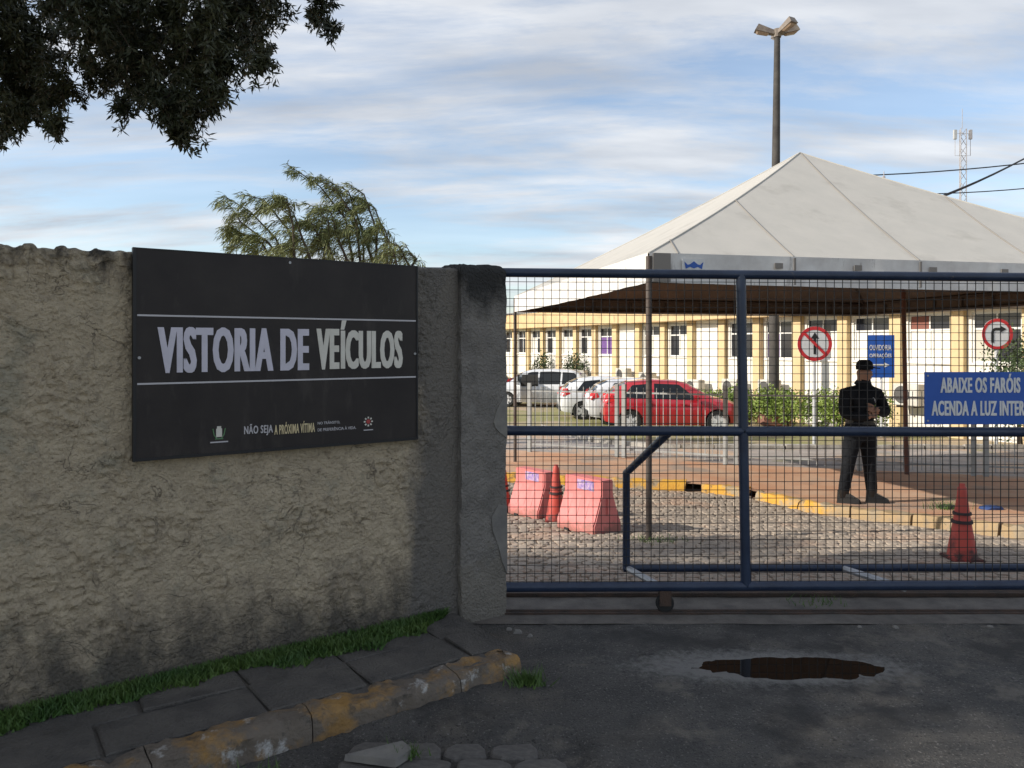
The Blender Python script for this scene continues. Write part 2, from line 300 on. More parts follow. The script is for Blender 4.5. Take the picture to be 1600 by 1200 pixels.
# ------------------------------------------------------------------ ground and paving
ys = sorted(set(GY+list(np.linspace(-60, 60, 61))+[100, 200, 400])); xs = list(np.linspace(-500, -60, 12))+list(np.linspace(-50, 50, 41))+list(np.linspace(60, 500, 12))
V = [(x, y, gz(y)-.06) for x in xs for y in ys]
g = struct(ob('ground', arr_mesh('ground', V, grid_faces(len(xs), len(ys)), dirt)))
# road in front of the gate, with a worn hollow that holds the puddle and a patch where the old cobbles show
fx = np.concatenate([np.arange(-14, -2.6, .4), np.arange(-2.6, 4.6, .03), np.arange(4.6, 14, .4)]); fy = np.concatenate([np.arange(-8, 2.1, .3), np.arange(2.1, 4.47, .025), [4.47]])
X, Y = np.meshgrid(fx, fy, indexing='ij')
PUD = (1.32, 3.86)
def road_z(X, Y):
    z = (fbm(X*1.2, Y*1.2, 3, 3)-.5)*.016+(fbm(X*14, Y*14, 9, 4)-.5)*.010
    q = ((X-PUD[0])/.52)**2+((Y-PUD[1]-.10*(vn(X*3, Y*0+2, 4)-.5))/.12)**2
    z = z*(1-.6*np.exp(-q*.6))-.017*np.exp(-q*.75)+(fbm(X*9, Y*16, 77, 4)-.5)*.018*np.exp(-q*.35)+.012*np.exp(-((q-2.4)/1.2)**2)*.5
    e = .04*(vn(Y*9, X*9, 8)-.5)
    pt = 1/(1+np.exp(-(.30+e-X)/.012))*1/(1+np.exp(-(3.22+.25*(vn(X*2.2, X*0, 5)-.5)-Y)/.03))
    return z-.035*pt
Z = road_z(X, Y)
struct(ob('road', arr_mesh('road', np.stack([X, Y, Z], -1).reshape(-1, 3), grid_faces(len(fx), len(fy)), asphalt, True)))
pv = []; nseg = 72
for k in range(nseg):
    a = 2*math.pi*k/nseg; pv.append((PUD[0]+.78*math.cos(a), PUD[1]+.21*math.sin(a), -.0072))
struct(MB().add(pv+[(PUD[0], PUD[1], -.0072)], [(k, (k+1) % nseg, nseg) for k in range(nseg)]).build('puddle', water))
def stone_mesh(seed, w, l, h, mat, flat=False):
    r = random.Random(seed); m = MB(); n = 8
    ring = [(-.5, -.28), (-.32, -.5), (.30, -.5), (.5, -.3), (.5, .28), (.33, .5), (-.3, .5), (-.5, .3)]
    ring = [(a+r.uniform(-.05, .05), b+r.uniform(-.05, .05)) for a, b in ring]
    vs = []
    for k, z in ((1.0, -h), (.98, -.008), (.88, 0.0)):
        vs += [(a*k*w, b*k*l, z+(r.uniform(-.003, .003) if z > -.02 else 0)) for a, b in ring]
    vs.append((0, 0, -.001 if flat else .004))
    fs = [(i*n+j, i*n+(j+1) % n, (i+1)*n+(j+1) % n, (i+1)*n+j) for i in range(2) for j in range(n)]+[(16+j, 16+(j+1) % n, 24) for j in range(n)]
    return m.add(vs, fs)
KX = [(-4.0, 13.3), (-1.5, 12.6), (0, 12.15), (1.4, 11.65), (2.7, 11.2), (3.25, 10.75), (3.55, 10.1), (3.75, 9.5), (4.34, 8.4), (4.9, 7.4), (5.7, 6.1), (6.4, 5.1)]
def kerb_y(x): return float(np.interp(x, [p[0] for p in KX], [p[1] for p in KX]))
yv = [(x, y, gz(y)-.014) for x in np.linspace(-9, 9, 37) for y in (5.0, 6, 7, 8, 9.6, 11, 13, 14)]
yard = struct(ob('yard', arr_mesh('yard', yv, grid_faces(37, 8), joint_sand)))
variants = [stone_mesh(k, 1, 1, .03, stone_m).mesh('cobble', stone_m) for k in range(8)]
cob = []; yy = 5.06; row = 0
while yy < 13.2:
    rh = random.uniform(.070, .105); xx = -1.6-random.random()*.2
    while xx < 6.8:
        w = random.choice((random.uniform(.07, .11), random.uniform(.10, .17)))
        if yy < kerb_y(xx)-.12: cob.append((xx+w/2, yy+rh/2+random.uniform(-.008, .008), w*.93, rh*.9, random.uniform(-.12, .12)))
        xx += w
    yy += rh; row += 1
vis = [c for c in cob if c[0]/c[1] > -.03 and c[0]/c[1] < .68]
vis.sort(key=lambda c: c[1]); near = set(vis[:298]); rest = MB()
protos = [stone_mesh(k, 1, 1, .03, stone_m) for k in range(8)]
for i, c in enumerate(cob):
    zc = gz(c[1])+random.uniform(-.006, .006)
    if c in near:
        o = ob('cobble', variants[i % 8], yard); o.location = (c[0], c[1], zc); o.scale = (c[2], c[3], 1); o.rotation_euler = (math.atan2(gz(c[1]+.05)-gz(c[1]-.05), .1), 0, c[4])
    else:
        p = protos[i % 8]; cs, sn = math.cos(c[4]), math.sin(c[4])
        rest.add([(c[0]+x*c[2]*cs-y*c[3]*sn, c[1]+x*c[2]*sn+y*c[3]*cs, zc+z+(gz(c[1]+y*c[3])-gz(c[1]))) for x, y, z in p.v], p.f)
tag(rest.build('cobble_field', stone_m, yard), kind='stuff')
rd = bpy.data.objects['road']
rv = [stone_mesh(40+k, 1, 1, .03, stone_dk, True).mesh('cobble', stone_dk) for k in range(6)]
yy = 2.35
while yy < 3.2:
    rh = random.uniform(.10, .13); xx = -1.35+random.random()*.1
    while xx < .24:
        w = random.uniform(.16, .26)
        if xx+w < .33 and yy+rh < 3.24-.06*random.random() and (xx*-.48+yy*.877 < 2.98) and yy > 2.28 and (xx > -1.0 or yy < 2.5) and (.48*(-.04-xx)+.877*(yy-3.5)) < -.02-0*xx:
            o = ob('cobble', rv[random.randrange(6)], rd); o.location = (xx+w/2, yy+rh/2, -.012+random.uniform(-.004, .004)); o.scale = (w*.94, rh*.9, 1); o.rotation_euler = (random.uniform(-.02, .02), random.uniform(-.02, .02), random.uniform(-.06, .06))
        xx += w
    yy += rh
# concrete sill under the gate with its running rail
sm = MB(); nx = 120; a = np.linspace(-8, 9, nx); b = np.linspace(4.46, 5.04, 12); AX, AY = np.meshgrid(a, b, indexing='ij')
AZ = .004+(fbm(AX*6, AY*6, 21, 3)-.5)*.012
struct(ob('gate_sill', arr_mesh('gate_sill', np.stack([AX, AY, AZ], -1).reshape(-1, 3), grid_faces(nx, 12), sill_mat, True)))
tr = thing('gate_track', 'dark rusty steel track that the sliding gate runs on', 'rail')
MB().box(-6, 9, 4.615, 4.685, .0, .014).box(-6, 9, 4.64, 4.66, .014, .022).build('running_rail', rust, tr)
tr2 = thing('sill_shadow_strip', 'dark strip painted in for the shadowed gap at the inner side of the gate sill', 'shadow strip')  # dark strip added along the sill's back edge for its shadow and gap
MB().box(-6, 9, 4.93, 5.03, .008, .030).build('shadow_strip', rust, tr2)
# pavement at the wall foot
U = Vector((.82, .572, 0)).normalized(); N = Vector((U.y, -U.x, 0)); W0 = Vector((-2.13, 3.2, 0))   # wall line, N points to the road
def wp(s, d, z=0): p = W0+U*s+N*d; return (p.x, p.y, z)
SE = 2.52
sw = MB(); sp = []
for s in np.linspace(-5, 2.05, 40): sp.append((s, .70+.012*math.sin(s*5)))
for a in np.linspace(10, 90, 8): sp.append((2.05+.12*math.sin(R(a)), .70-.12*(1-math.cos(R(a)))))
sp.append((2.18, .30)); sp.append((2.19, -.02))
top = [wp(s, d, .071) for s, d in sp]; n = len(top); inn = [wp(min(s, 2.16), -.04, .071) for s, d in sp]
sw.add(top+[(x, y, -.05) for x, y, z in top]+inn, [(i, i+1, n+i+1, n+i) for i in range(n-1)]+[(i+1, i, 2*n+i, 2*n+i+1) for i in range(n-1)])
swo = struct(sw.build('sidewalk', concrete_dk))
rr = random.Random(3); s0 = -3.2
rows = [(.03, .31), (.325, .60)]
for ri, (d0, d1) in enumerate(rows):
    s = -3.2+ri*.27
    while s < 2.35:
        w = rr.uniform(.42, .62); e = min(s+w-.014, 2.15 if ri == 0 else 2.10)
        if e-s > .12:
            j = lambda: rr.uniform(-.012, .012)
            dd1 = d1; dd0 = d0 if not ri else d0
            c = [wp(s+j(), dd0+j()), wp(e+j(), dd0+j()), wp(e+j(), dd1+j()), wp(s+j(), dd1+j())]
            cx = sum(p[0] for p in c)/4; cy = sum(p[1] for p in c)/4; t = .084+rr.uniform(-.006, .006); tl = rr.uniform(-.004, .004)
            v = [(x, y, .05) for x, y, _ in c]+[(x, y, t-.005+(tl if k < 2 else -tl)) for k, (x, y, _) in enumerate(c)]+[(cx+(x-cx)*.97, cy+(y-cy)*.965, t+(tl if k < 2 else -tl)) for k, (x, y, _) in enumerate(c)]
            MB().add(v, [(0,1,5,4),(1,2,6,5),(2,3,7,6),(3,0,4,7),(4,5,9,8),(5,6,10,9),(6,7,11,10),(7,4,8,11),(8,9,10,11)]).build('slab', concrete_dk, swo)
        s += w
kb = struct(ob('kerb', None)); cum = 0; pts = [Vector(wp(s, d)) for s, d in sp[:-1]]
segs = []; L = [0]
for i in range(1, len(pts)): L.append(L[-1]+(pts[i]-pts[i-1]).length)
def on(t):
    i = min(max(np.searchsorted(L, t)-1, 0), len(pts)-2); f = (t-L[i])/(L[i+1]-L[i]); p = pts[i].lerp(pts[i+1], f); d = (pts[i+1]-pts[i]).normalized(); return p, Vector((d.y, -d.x, 0))
t = 1.2
while t < L[-1]-.50:
    w = rr.uniform(.6, 1.0) if t < L[-1]-1.2 else .36; e = min(t+w-.005, L[-1]-.42); m = MB(); nn = max(5, int((e-t)/.015)); vs = []
    for k in range(nn):
        tt = t+(e-t)*k/(nn-1); p, q = on(tt)
        ed = .004*(1 if k in (0, nn-1) else 0)
        for (d, z) in ((-.085, .05), (-.085, .078), (-.03, .084), (.042, .080), (.060, .062), (.068, .015), (.072, -.05)):
            zz = z+((vn(tt*9, d*30+z*40, 6)-.5)*.03+(vn(tt*34, d*60+z*90, 16)-.5)*.016)*(1 if z > 0 else 0)-ed*(z > .05); dd = d+((vn(tt*8+5, z*35, 12)-.5)*.036+(vn(tt*36+5, z*80, 13)-.5)*.018)*(1 if d > -.05 else 0)-ed*(d > .03)
            vs.append((p.x+q.x*dd, p.y+q.y*dd, zz))
    fs = [(k*7+j, k*7+j+1, (k+1)*7+j+1, (k+1)*7+j) for k in range(nn-1) for j in range(6)]+[tuple(range(7)), tuple(range((nn-1)*7, nn*7))]
    m.add(vs, fs).build('kerb_stone', yellow_old, kb, smooth=50); t += w
# inner pavement, yellow kerb, lane behind the fence
FX = [(-5, 17.5), (.3, 15.4), (2.05, 14.45), (3.78, 13.35), (7.25, 12.0), (10.5, 11.0), (14, 9.8)]
def fence_y(x): return float(np.interp(x, [p[0] for p in FX], [p[1] for p in FX]))
K = [Vector((a, b, 0)) for a, b in KX]; KL = [0]
for i in range(1, len(K)): KL.append(KL[-1]+(K[i]-K[i-1]).length)
def kon(t):
    i = min(max(int(np.searchsorted(KL, t))-1, 0), len(K)-2); f = (t-KL[i])/(KL[i+1]-KL[i]); return K[i].lerp(K[i+1], f), (K[i+1]-K[i]).normalized()
m = MB(); vs = []; NT = 60; NC = 14
for i in range(NT):
    p, d = kon(KL[-1]*i/(NT-1)); xf = -5+19*(i/(NT-1)); q = Vector((xf, fence_y(xf)+.15, 0))
    for j in range(NC):
        r_ = p.lerp(q, j/(NC-1)); vs.append((r_.x, r_.y, gz(r_.y)+.105+(fbm(np.array(r_.x*2), np.array(r_.y*2), 31, 2)-.5)*.03*(0 < j < NC-1)))
struct(ob('inner_pavement', arr_mesh('inner_pavement', vs, grid_faces(NT, NC), red_dirt, True)))
ik = struct(ob('inner_kerb', None)); t = 0; i = 0; gap = False
while t < KL[-1]-.3:
    w = random.uniform(.7, 1.0); e = min(t+w-.03, KL[-1]); nn = 14; vs = []
    p0, _ = kon(t)
    if abs(p0.x-2.62) < .4 and i > 0 and not any(o.name.startswith('kerb_gap') for o in ()) and 2.2 < p0.x < 2.75 and not gap: t += .22; gap = True
    for k in range(nn):
        tt = t+(e-t)*k/(nn-1); p, d = kon(tt); q = Vector((-d.y, d.x, 0)); q = -q if q.y > 0 else q; h = gz(p.y)+.03*(float(vn(np.array(i*1.7), np.array(.5), 8))-.5)
        for dd, z in ((-.12, .04), (-.12, .12), (-.02, .128), (.03, .115), (.045, .05), (.05, -.08)):
            vs.append((p.x+q.x*dd+(vn(tt*9, z*30, 2)-.5)*.05, p.y+q.y*dd, h+z+(vn(tt*11, dd*30, 3)-.5)*.045))
    fs = [(k*6+j, k*6+j+1, (k+1)*6+j+1, (k+1)*6+j) for k in range(nn-1) for j in range(5)]+[tuple(range(6)), tuple(range((nn-1)*6, nn*6))]
    MB().add(vs, fs).build('kerb_stone', yellow, ik, smooth=50); t += w; i += 1
BK = [(-6, 30), (.9, 22.5), (1.5, 20), (1.95, 18.4), (2.6, 17.5), (3.6, 17.0), (4.8, 16.85), (8, 16.8), (12, 16.9)]
def back_y(x): return float(np.interp(x, [p[0] for p in BK], [p[1] for p in BK]))
vs = []
for x in np.linspace(-5, 13, 60):
    for j in range(10):
        y = fence_y(x)+.1+(back_y(x)-fence_y(x)-.1)*j/9; vs.append((x, y, gz(y)-.005))
struct(ob('inner_road', arr_mesh('inner_road', vs, grid_faces(60, 10), lane_m, True)))
bk = struct(ob('lot_kerb', None)); x = .9
while x < 11.5:
    w = random.uniform(.55, .95)*(.25 if x < 2.2 else 1); e = x+w*.96; p = Vector((x, back_y(x), 0)); q = Vector((e, back_y(e), 0)); d = (q-p).normalized(); nr = Vector((-d.y, d.x, 0))*.07; vs = []
    for c in (p-nr, q-nr, q+nr, p+nr): vs.append((c.x, c.y, gz(c.y)-.05))
    for c in (p-nr*.8, q-nr*.8, q+nr*.8, p+nr*.8): vs.append((c.x, c.y, gz(c.y)+.09+random.uniform(-.02, .02)))
    MB().add(vs, [(4,5,6,7),(0,1,5,4),(1,2,6,5),(2,3,7,6),(3,0,4,7)]).build('kerb_stone', kerb_white, bk); x += w

# ------------------------------------------------------------------ wall, pillar, banner
wl = thing('boundary_wall', 'weathered rough beige plaster wall with black mould streaks along its top', 'wall')
s_ = np.concatenate([np.arange(-4.2, -.5, .03), np.arange(-.5, 2.30, .008)]); z_ = np.arange(-.05, 2.045, .008); SS, ZZ = np.meshgrid(s_, z_, indexing='ij')
def relief(s, z):
    w = fbm(s*3+2.1*fbm(s*4, z*4, 50, 3), z*3+2.1*fbm(s*4+9, z*4, 54, 3), 60, 4)
    rid = 1-np.abs(2*fbm(s*5.5+1.2*w, z*7+1.2*w, 70, 3)-1)
    st = fbm(s*14+1.2*w, z*17+1.2*w, 88, 4)*9; fl = np.floor(st); q = fl+np.clip((st-fl-.72)/.28, 0, 1)
    lump = np.abs(fbm(s*24+w, z*27+w, 80, 3)*2-1); fine = np.abs(fbm(s*58, z*62, 84, 3)*2-1)
    patch = np.clip((fbm(s*4.5, z*5.5, 101, 3)-.38)/.3, .15, 1)
    d = (w-.5)*.016+(.02-np.clip(rid-.95, 0, 1)*.10)+patch*(lump*.040+(q/9-.5)*.016)+fine*.013-.03
    sm_ = np.clip((s-1.98)/.12, 0, 1); lowr = np.clip((.35-z)/.25, 0, 1)
    return d*(1-.75*sm_)*(1-.5*lowr)
D = relief(SS, ZZ)
topn = (fbm(s_*22, s_*0, 91, 3)-.5)*.016+np.clip(vn(s_*34, s_*0+3, 95)-.74, 0, 1)*.075
ZT = ZZ+np.clip((ZZ-1.98)/.065, 0, 1)*topn[:, None]+.012*(SS-.5)*np.clip((ZZ-1.9)/.14, 0, 1)
P = np.stack([W0.x+U.x*SS+N.x*D, W0.y+U.y*SS+N.y*D, ZT], -1)
nS, nZ = SS.shape
tp = np.stack([np.stack([W0.x+U.x*s_-N.x*q, W0.y+U.y*s_-N.y*q, ZT[:, -1]-dz+.012*(vn(s_*40, s_*0+q*50, 99)-.5)*(dz < .5)], -1) for q, dz in ((.03, -.01), (.08, -.012), (.125, 0), (.15, .05), (.15, 2.1))], 1)
P = np.concatenate([P, tp], 1)
ob('rendered_face', arr_mesh('rendered_face', P.reshape(-1, 3), grid_faces(nS, nZ+5), plaster, True), wl)
pl = thing('gate_pillar', 'dark mouldy square rendered pillar ending the wall at the gate', 'pillar')
def rough_block(s0, s1, d0, d1, z0, z1, step, amp, mat, name, par):
    cs = []   # perimeter of the block in (s, d)
    for q in np.arange(s0, s1, step): cs.append((q, d1, 0, 1))
    for q in np.arange(d1, d0, -step): cs.append((s1, q, 1, 0))
    for q in np.arange(s1, s0, -step): cs.append((q, d0, 0, -1))
    for q in np.arange(d0, d1, step): cs.append((s0, q, -1, 0))
    zs = np.arange(z0, z1+.001, step); vs = []; nc = len(cs); cx, cd = (s0+s1)/2, (d0+d1)/2
    for k, z in enumerate(list(zs)+[z1+.012, z1+.016]):
        sh = 1 if k < len(zs) else (.86, .3)[k-len(zs)]
        ea = .010*max(0, (z-(z1-.03))/.03) if k < len(zs) else .0
        for i, (a, b, na, nb) in enumerate(cs):
            t = i*step; h = (float(fbm(np.array(t*14), np.array(z*14), 120, 4))-.5)*amp-ea
            vs.append(wp(cx+(a-cx)*sh+na*h, cd+(b-cd)*sh+nb*h, z+((float(vn(np.array(t*30), np.array(2.), 7))-.5)*.02 if k >= len(zs)-1 else 0)))
    nz = len(zs)+2
    fs = [(k*nc+i, k*nc+(i+1) % nc, (k+1)*nc+(i+1) % nc, (k+1)*nc+i) for k in range(nz-1) for i in range(nc)]+[tuple(range((nz-1)*nc, nz*nc))]
    return MB().add(vs, fs).build(name, mat, par, smooth=70)
rough_block(2.215, 2.53, -.26, .035, -.04, 2.085, .016, .022, pill_m, 'rendered_shaft', pl)
def mortar(cs, cz, pts_, par):
    vs = [wp(2.53+.0-(0), .0)]; m = MB(); f = []
    for k, (a, z) in enumerate(pts_): f.append(wp(a, .0425, z))
    b = [wp(a, .02, z) for a, z in pts_]; n_ = len(f); m.add(f+b, [tuple(range(n_))]+[(i, (i+1) % n_, n_+(i+1) % n_, n_+i) for i in range(n_)]); m.build('mortar_patch', patch_m, par)
mortar(0, 0, [(2.533, 1.33), (2.50, 1.30), (2.46, 1.24), (2.435, 1.17), (2.45, 1.13), (2.48, 1.10), (2.51, 1.08), (2.533, 1.06)], pl)
mortar(0, 0, [(2.533, .66), (2.47, .67), (2.42, .60), (2.43, .52), (2.47, .42), (2.50, .32), (2.533, .25)], pl)
# banner: local x along the wall, local -y towards the road
bn = thing('vistoria_banner', 'black printed banner reading VISTORIA DE VEÍCULOS fixed to the plaster wall', 'banner', W0+U*.506+N*.045, math.atan2(U.y, U.x))
bn.name = 'inspection_banner'
BW = 1.412; b0, b1 = 1.112, 2.056
MB().box(0, BW, .0, .018, b0, b1).build('panel', banner, bn)
MB().box(-.014, 0, -.004, .03, b0-.014, b1+.006).box(BW, BW+.010, -.004, .03, b0-.014, b1+.006).box(0, BW, -.004, .03, b0-.014, b0).box(0, BW, -.002, .03, b1, b1+.006).build('frame', bframe, bn)
def bt(body, x0, x1, z0, z1, mat, bold, thick=0.0): o = ob('lettering', text_mesh(body, mat, x0+thick, x1-thick, z0, z1, bold, thick=thick), bn); o.location.y = -.0006; return o
bt('VISTORIA DE', .088, .800, 1.493, 1.707, lilac, .014, .0062); bt('VE', .838, .962, 1.497, 1.707, ivory, .014, .0062); bt('ÍCULOS', .968, 1.328, 1.497, 1.752, ivory, .014, .0062)
for z in (1.447, 1.757): MB().box(.004, BW-.003, -.0015, .001, z-.004, z+.004).build('printed_line', pgrey, bn)
bt('NÃO SEJA', .475, .615, 1.178, 1.238, pgrey, .010, .0006); bt('A PRÓXIMA VÍTIMA', .622, .83, 1.178, 1.238, gold, .010, .0006)
bt('NO TRÂNSITO,', .845, .965, 1.213, 1.232, pgrey, .008); bt('DE PREFERÊNCIA À VIDA.', .845, 1.055, 1.180, 1.199, pgrey, .008)
cr = MB(); cr.box(.345, .372, -.0015, .001, 1.185, 1.225).box(.349, .368, -.0015, .001, 1.225, 1.236); cr.build('crest_shield', ivory, bn)
MB().tube([(.330, -.001, 1.225), (.336, -.001, 1.195), (.348, -.001, 1.178)], .003, 5).tube([(.387, -.001, 1.225), (.381, -.001, 1.195), (.369, -.001, 1.178)], .003, 5).tube([(.34, -.001, 1.176), (.377, -.001, 1.176)], .003, 5).build('crest_wreath', pgreen, bn)
MB().box(.318, .40, -.0015, .001, 1.158, 1.164).build('crest_caption', pgrey, bn)
em = MB()
for k in range(8):
    a = k*math.pi/4; em.box(-.004, .004, -.0015, .001, .016, .026, M=Matrix.Translation((1.125, 0, 1.215)) @ Matrix.Rotation(a, 4, 'Y'))
em.build('emblem_ring', ivory, bn); MB().lathe([(.012, -.0015), (.012, .001)], 14, axis='y', o=(1.125, 0, 1.215)).build('emblem_centre', pred, bn); MB().box(1.098, 1.152, -.0015, .001, 1.168, 1.173).build('emblem_caption', pgrey, bn)
for x_, z_b in ((.012, 1.565), (BW-.01, 1.575), (.7, b1-.02)): MB().lathe([(.007, -.006), (.007, .001)], 8, axis='y', o=(x_, 0, z_b)).build('screw', galv, bn)
# grass along the wall foot
def blades(n, posf, h0, h1, w, lean=.5):
    Vs = np.empty((n*3, 3), np.float32); p = np.array([posf() for _ in range(n)]); a = rng.uniform(0, 2*np.pi, n); h = rng.uniform(h0, h1, n); l = rng.uniform(.1, lean, n)*h; b = rng.uniform(0, 2*np.pi, n)
    dx_, dy_ = np.cos(a)*w/2, np.sin(a)*w/2
    Vs[0::3] = p+np.stack([dx_, dy_, 0*a], 1); Vs[1::3] = p-np.stack([dx_, dy_, 0*a], 1); Vs[2::3] = p+np.stack([np.cos(b)*l, np.sin(b)*l, h], 1)
    return Vs, np.arange(n*3).reshape(-1, 3)
def gp():
    while True:
        s = random.uniform(-3.4, 2.12); wd = .13+.10*float(vn(np.array(s*2.5), np.array(0.), 41)) + (.07 if s > 1.2 else 0)
        wd *= min(1, (2.14-s)/.25); wd *= .45+.75*float(fbm(np.array(s*7), np.array(1.), 43, 3)); d = abs(random.gauss(0, .55))*wd
        if d < wd: return wp(s, .01+d, .080)
Vb, Fb = blades(30000, gp, .012, .048, .013, 1.3)
tag(ob('grass', arr_mesh('grass', Vb, Fb, grass_m)), 'strip of short green grass growing along the wall foot', 'grass', kind='stuff')
def tuft(cx, cy, z, r, n, h, label):
    Vb, Fb = blades(n, lambda: (cx+random.gauss(0, r), cy+random.gauss(0, r*.6), z), h*.4, h, .007, 1.2)
    tag(ob('grass_tuft', arr_mesh('grass_tuft', Vb, Fb, grass_m)), label, 'grass', kind='stuff')
tuft(.075, 3.68, 0, .04, 260, .075, 'green weed tuft at the rounded kerb corner'); tuft(-.42, 3.03, 0, .04, 60, .06, 'thin weed tuft at the kerb behind the broken stone'); tuft(-.92, 2.85, 0, .06, 70, .07, 'sparse weeds at the foot of the worn yellow kerb')
tuft(1.33, 7.25, gz(7.25)-.01, .16, 260, .07, 'low grass round the tent post foot'); tuft(1.9, 4.8, .01, .10, 60, .05, 'small weeds on the gate sill')
tuft(4.72, 8.0, gz(8.0), .12, 160, .12, 'weeds at the yellow kerb behind the traffic cone'); tuft(5.1, 9.0, gz(9)+.1, .12, 160, .14, 'weeds on the inner pavement near the litter')
bs = thing('broken_stone', 'flat broken grey stone lying at the kerb edge', 'stone', (-.52, 2.99, .0), .25)
MB().add([(-.13, .04, 0), (.10, .07, 0), (.13, .0, 0), (.06, -.06, 0), (-.125, .045, .022), (.10, .07, .035), (.13, .0, .036), (.06, -.055, .028)], [(4,5,6,7),(0,1,5,4),(1,2,6,5),(2,3,7,6),(3,0,4,7)]).build('stone_slab', patch_m, bs)
for i, (a, b_, r_) in enumerate(((.03, 4.33, .03), (.10, 4.28, .018), (-.02, 4.38, .02), (2.0, 4.42, .015), (2.2, 4.41, .02), (2.75, 4.42, .018))):
    o = MB().add([(r_*x*random.uniform(.7, 1.2), r_*y*random.uniform(.7, 1.2), r_*.6*z) for x, y, z in ((-1,-.6,0),(.8,-.9,0),(1,.7,0),(-.7,1,0),(-.5,-.3,1),(.5,-.4,1.1),(.4,.5,.9),(-.4,.4,1.0))], [(0,1,5,4),(1,2,6,5),(2,3,7,6),(3,0,4,7),(4,5,6,7)]).build('rubble', patch_m)
    o.location = (a, b_, .0); tag(o, 'small pale lump of rubble on the ground along the gate sill', 'rubble', 'rubble at the gate')

# ------------------------------------------------------------------ sliding gate
GYD = 4.65; gt = thing('sliding_gate', 'blue pipe sliding gate filled with square welded wire mesh', 'gate', (0, GYD, 0))
GX0, GX1 = -1.2, 5.2
def zt(x): return 2.062-.0123*(x)*.75
def zm(x): return 1.105-.0025*x
def zb(x): return .158+.0074*x*.6
def rail(zf, r, name='rail'): return MB().tube([(x, 0, zf(x)) for x in np.linspace(GX0, GX1, 9)], r, 12).build(name, blue_p, gt, smooth=40)
rail(zt, .028, 'top_rail'); rail(zm, .030, 'middle_rail'); rail(zb, .030, 'bottom_rail')
for xp, ln in ((1.385, .03), (GX1, 0), (GX0, 0)): MB().tube([(xp, 0, zt(xp)), (xp+ln, 0, zb(xp))], .030, 12).build('upright', blue_p, gt, smooth=40)
pit = .0503; x = GX0+.03
while x < GX1:
    w_ = random.gauss(0, .0008)
    MB().tube([(x, -.006+random.gauss(0, .001), zt(x)), (x+w_, -.006, 1.5), (x-w_, -.006, .7), (x+random.gauss(0, .001), -.006, zb(x))], .0025, 4, cap=False).build('mesh_wire', wire_m, gt); x += pit
z = .158+.035
while z < 2.03:
    MB().tube([(xx, -.002+random.gauss(0, .0008), z+random.gauss(0, .0012)-.004*(xx-1)*(z-1.1)/1.) for xx in np.linspace(GX0, GX1, 9)], .0025, 4, cap=False).build('mesh_wire', wire_m, gt); z += pit
# rear stabilising frame
MB().tube([(.755, .42, .14), (.755, .42, .78), (.955, .03, 1.09)], .026, 10).build('brace', blue_p, gt, smooth=40)
MB().tube([(.735, .42, .15), (5.2, .42, .16)], .026, 10).build('rear_rail', blue_p, gt, smooth=40)
for xa, xb in ((.76, .92), (2.18, 2.38), (3.9, 4.1)): MB().tube([(xa, .42, .15), (xb, 0, .15)], .022, 8).build('strut', galv, gt, smooth=40)
for xw in (.925, 4.4):
    w_ = MB().lathe([(.012, -.016), (.05, -.016), (.055, -.010), (.046, 0), (.055, .010), (.05, .016), (.012, .016)], 20, axis='y', o=(xw, 0, .062)).build('wheel', rubber, gt, smooth=40)
    MB().box(xw-.035, xw+.035, -.026, -.020, .05, .14).box(xw-.035, xw+.035, .020, .026, .05, .14).build('wheel_bracket', rust, gt)
gs = thing('headlight_sign', 'blue metal sign reading ABAIXE OS FARÓIS fixed to the gate mesh', 'sign', (2.49, GYD-.05, 0))
MB().bbox(-.02, .69, 0, .004, 1.148, 1.462, .0015).build('plate', sign_blue, gs)
for body, a, b_, z0, z1 in (('ABAIXE OS FARÓIS', .077, .552, 1.337, 1.452), ('ACENDA A LUZ INTERNA', .024, .655, 1.200, 1.290)):
    o = ob('lettering', text_mesh(body, sign_white, a, b_, z0, z1, .018, thick=.0022), gs); o.location.y = -.0006
for x_, z_b in ((0, 1.44), (.67, 1.44), (0, 1.17), (.67, 1.17)): MB().lathe([(.006, -.004), (.006, .001)], 8, axis='y', o=(x_, 0, z_b)).build('screw', galv, gs)

# ------------------------------------------------------------------ tent
FL = Vector((1.31, 7.35, 0)); tu = Vector((.9747, .2236, 0)); tv = Vector((-.19, .9818, 0)); TW, TL = 7.2, 6.6
tent = thing('canopy_tent', 'white pyramid canopy tent with grey valance over the driveway', 'tent')
def tp_(a, b, z): p = FL+tu*a+tv*b; return (p.x, p.y, z)
EZ, AZ_ = 2.505, 4.50; ap = (3.72, 3.35)
def tent_face(c0, c1, name, n=14):
    vs = []; 
    for i in range(n+1):
        f = i/n
        for j in range(n+1):
            g_ = j/n; e = (c0[0]+(c1[0]-c0[0])*g_, c0[1]+(c1[1]-c0[1])*g_); a = e[0]+(ap[0]-e[0])*f; b = e[1]+(ap[1]-e[1])*f
            sag = -.22*f*(1-f)*(1+.0*g_)
            vs.append(tp_(a, b, EZ+(AZ_-EZ)*f+sag+(math.sin(g_*40)*.004*(1-f))))
    return ob(name, arr_mesh(name, vs, grid_faces(n+1, n+1), canvas_m, True), tent)
crn = [(0, 0), (TW, 0), (TW, TL), (0, TL)]
for k in range(4): tent_face(crn[k], crn[(k+1) % 4], 'canvas_face')
shade_m = pm('tent_inner_shade', (.15, .11, .085), (.10, .075, .06), 3, .9)  # brown sheets added under the canvas, the tent's inner shade put in their colour
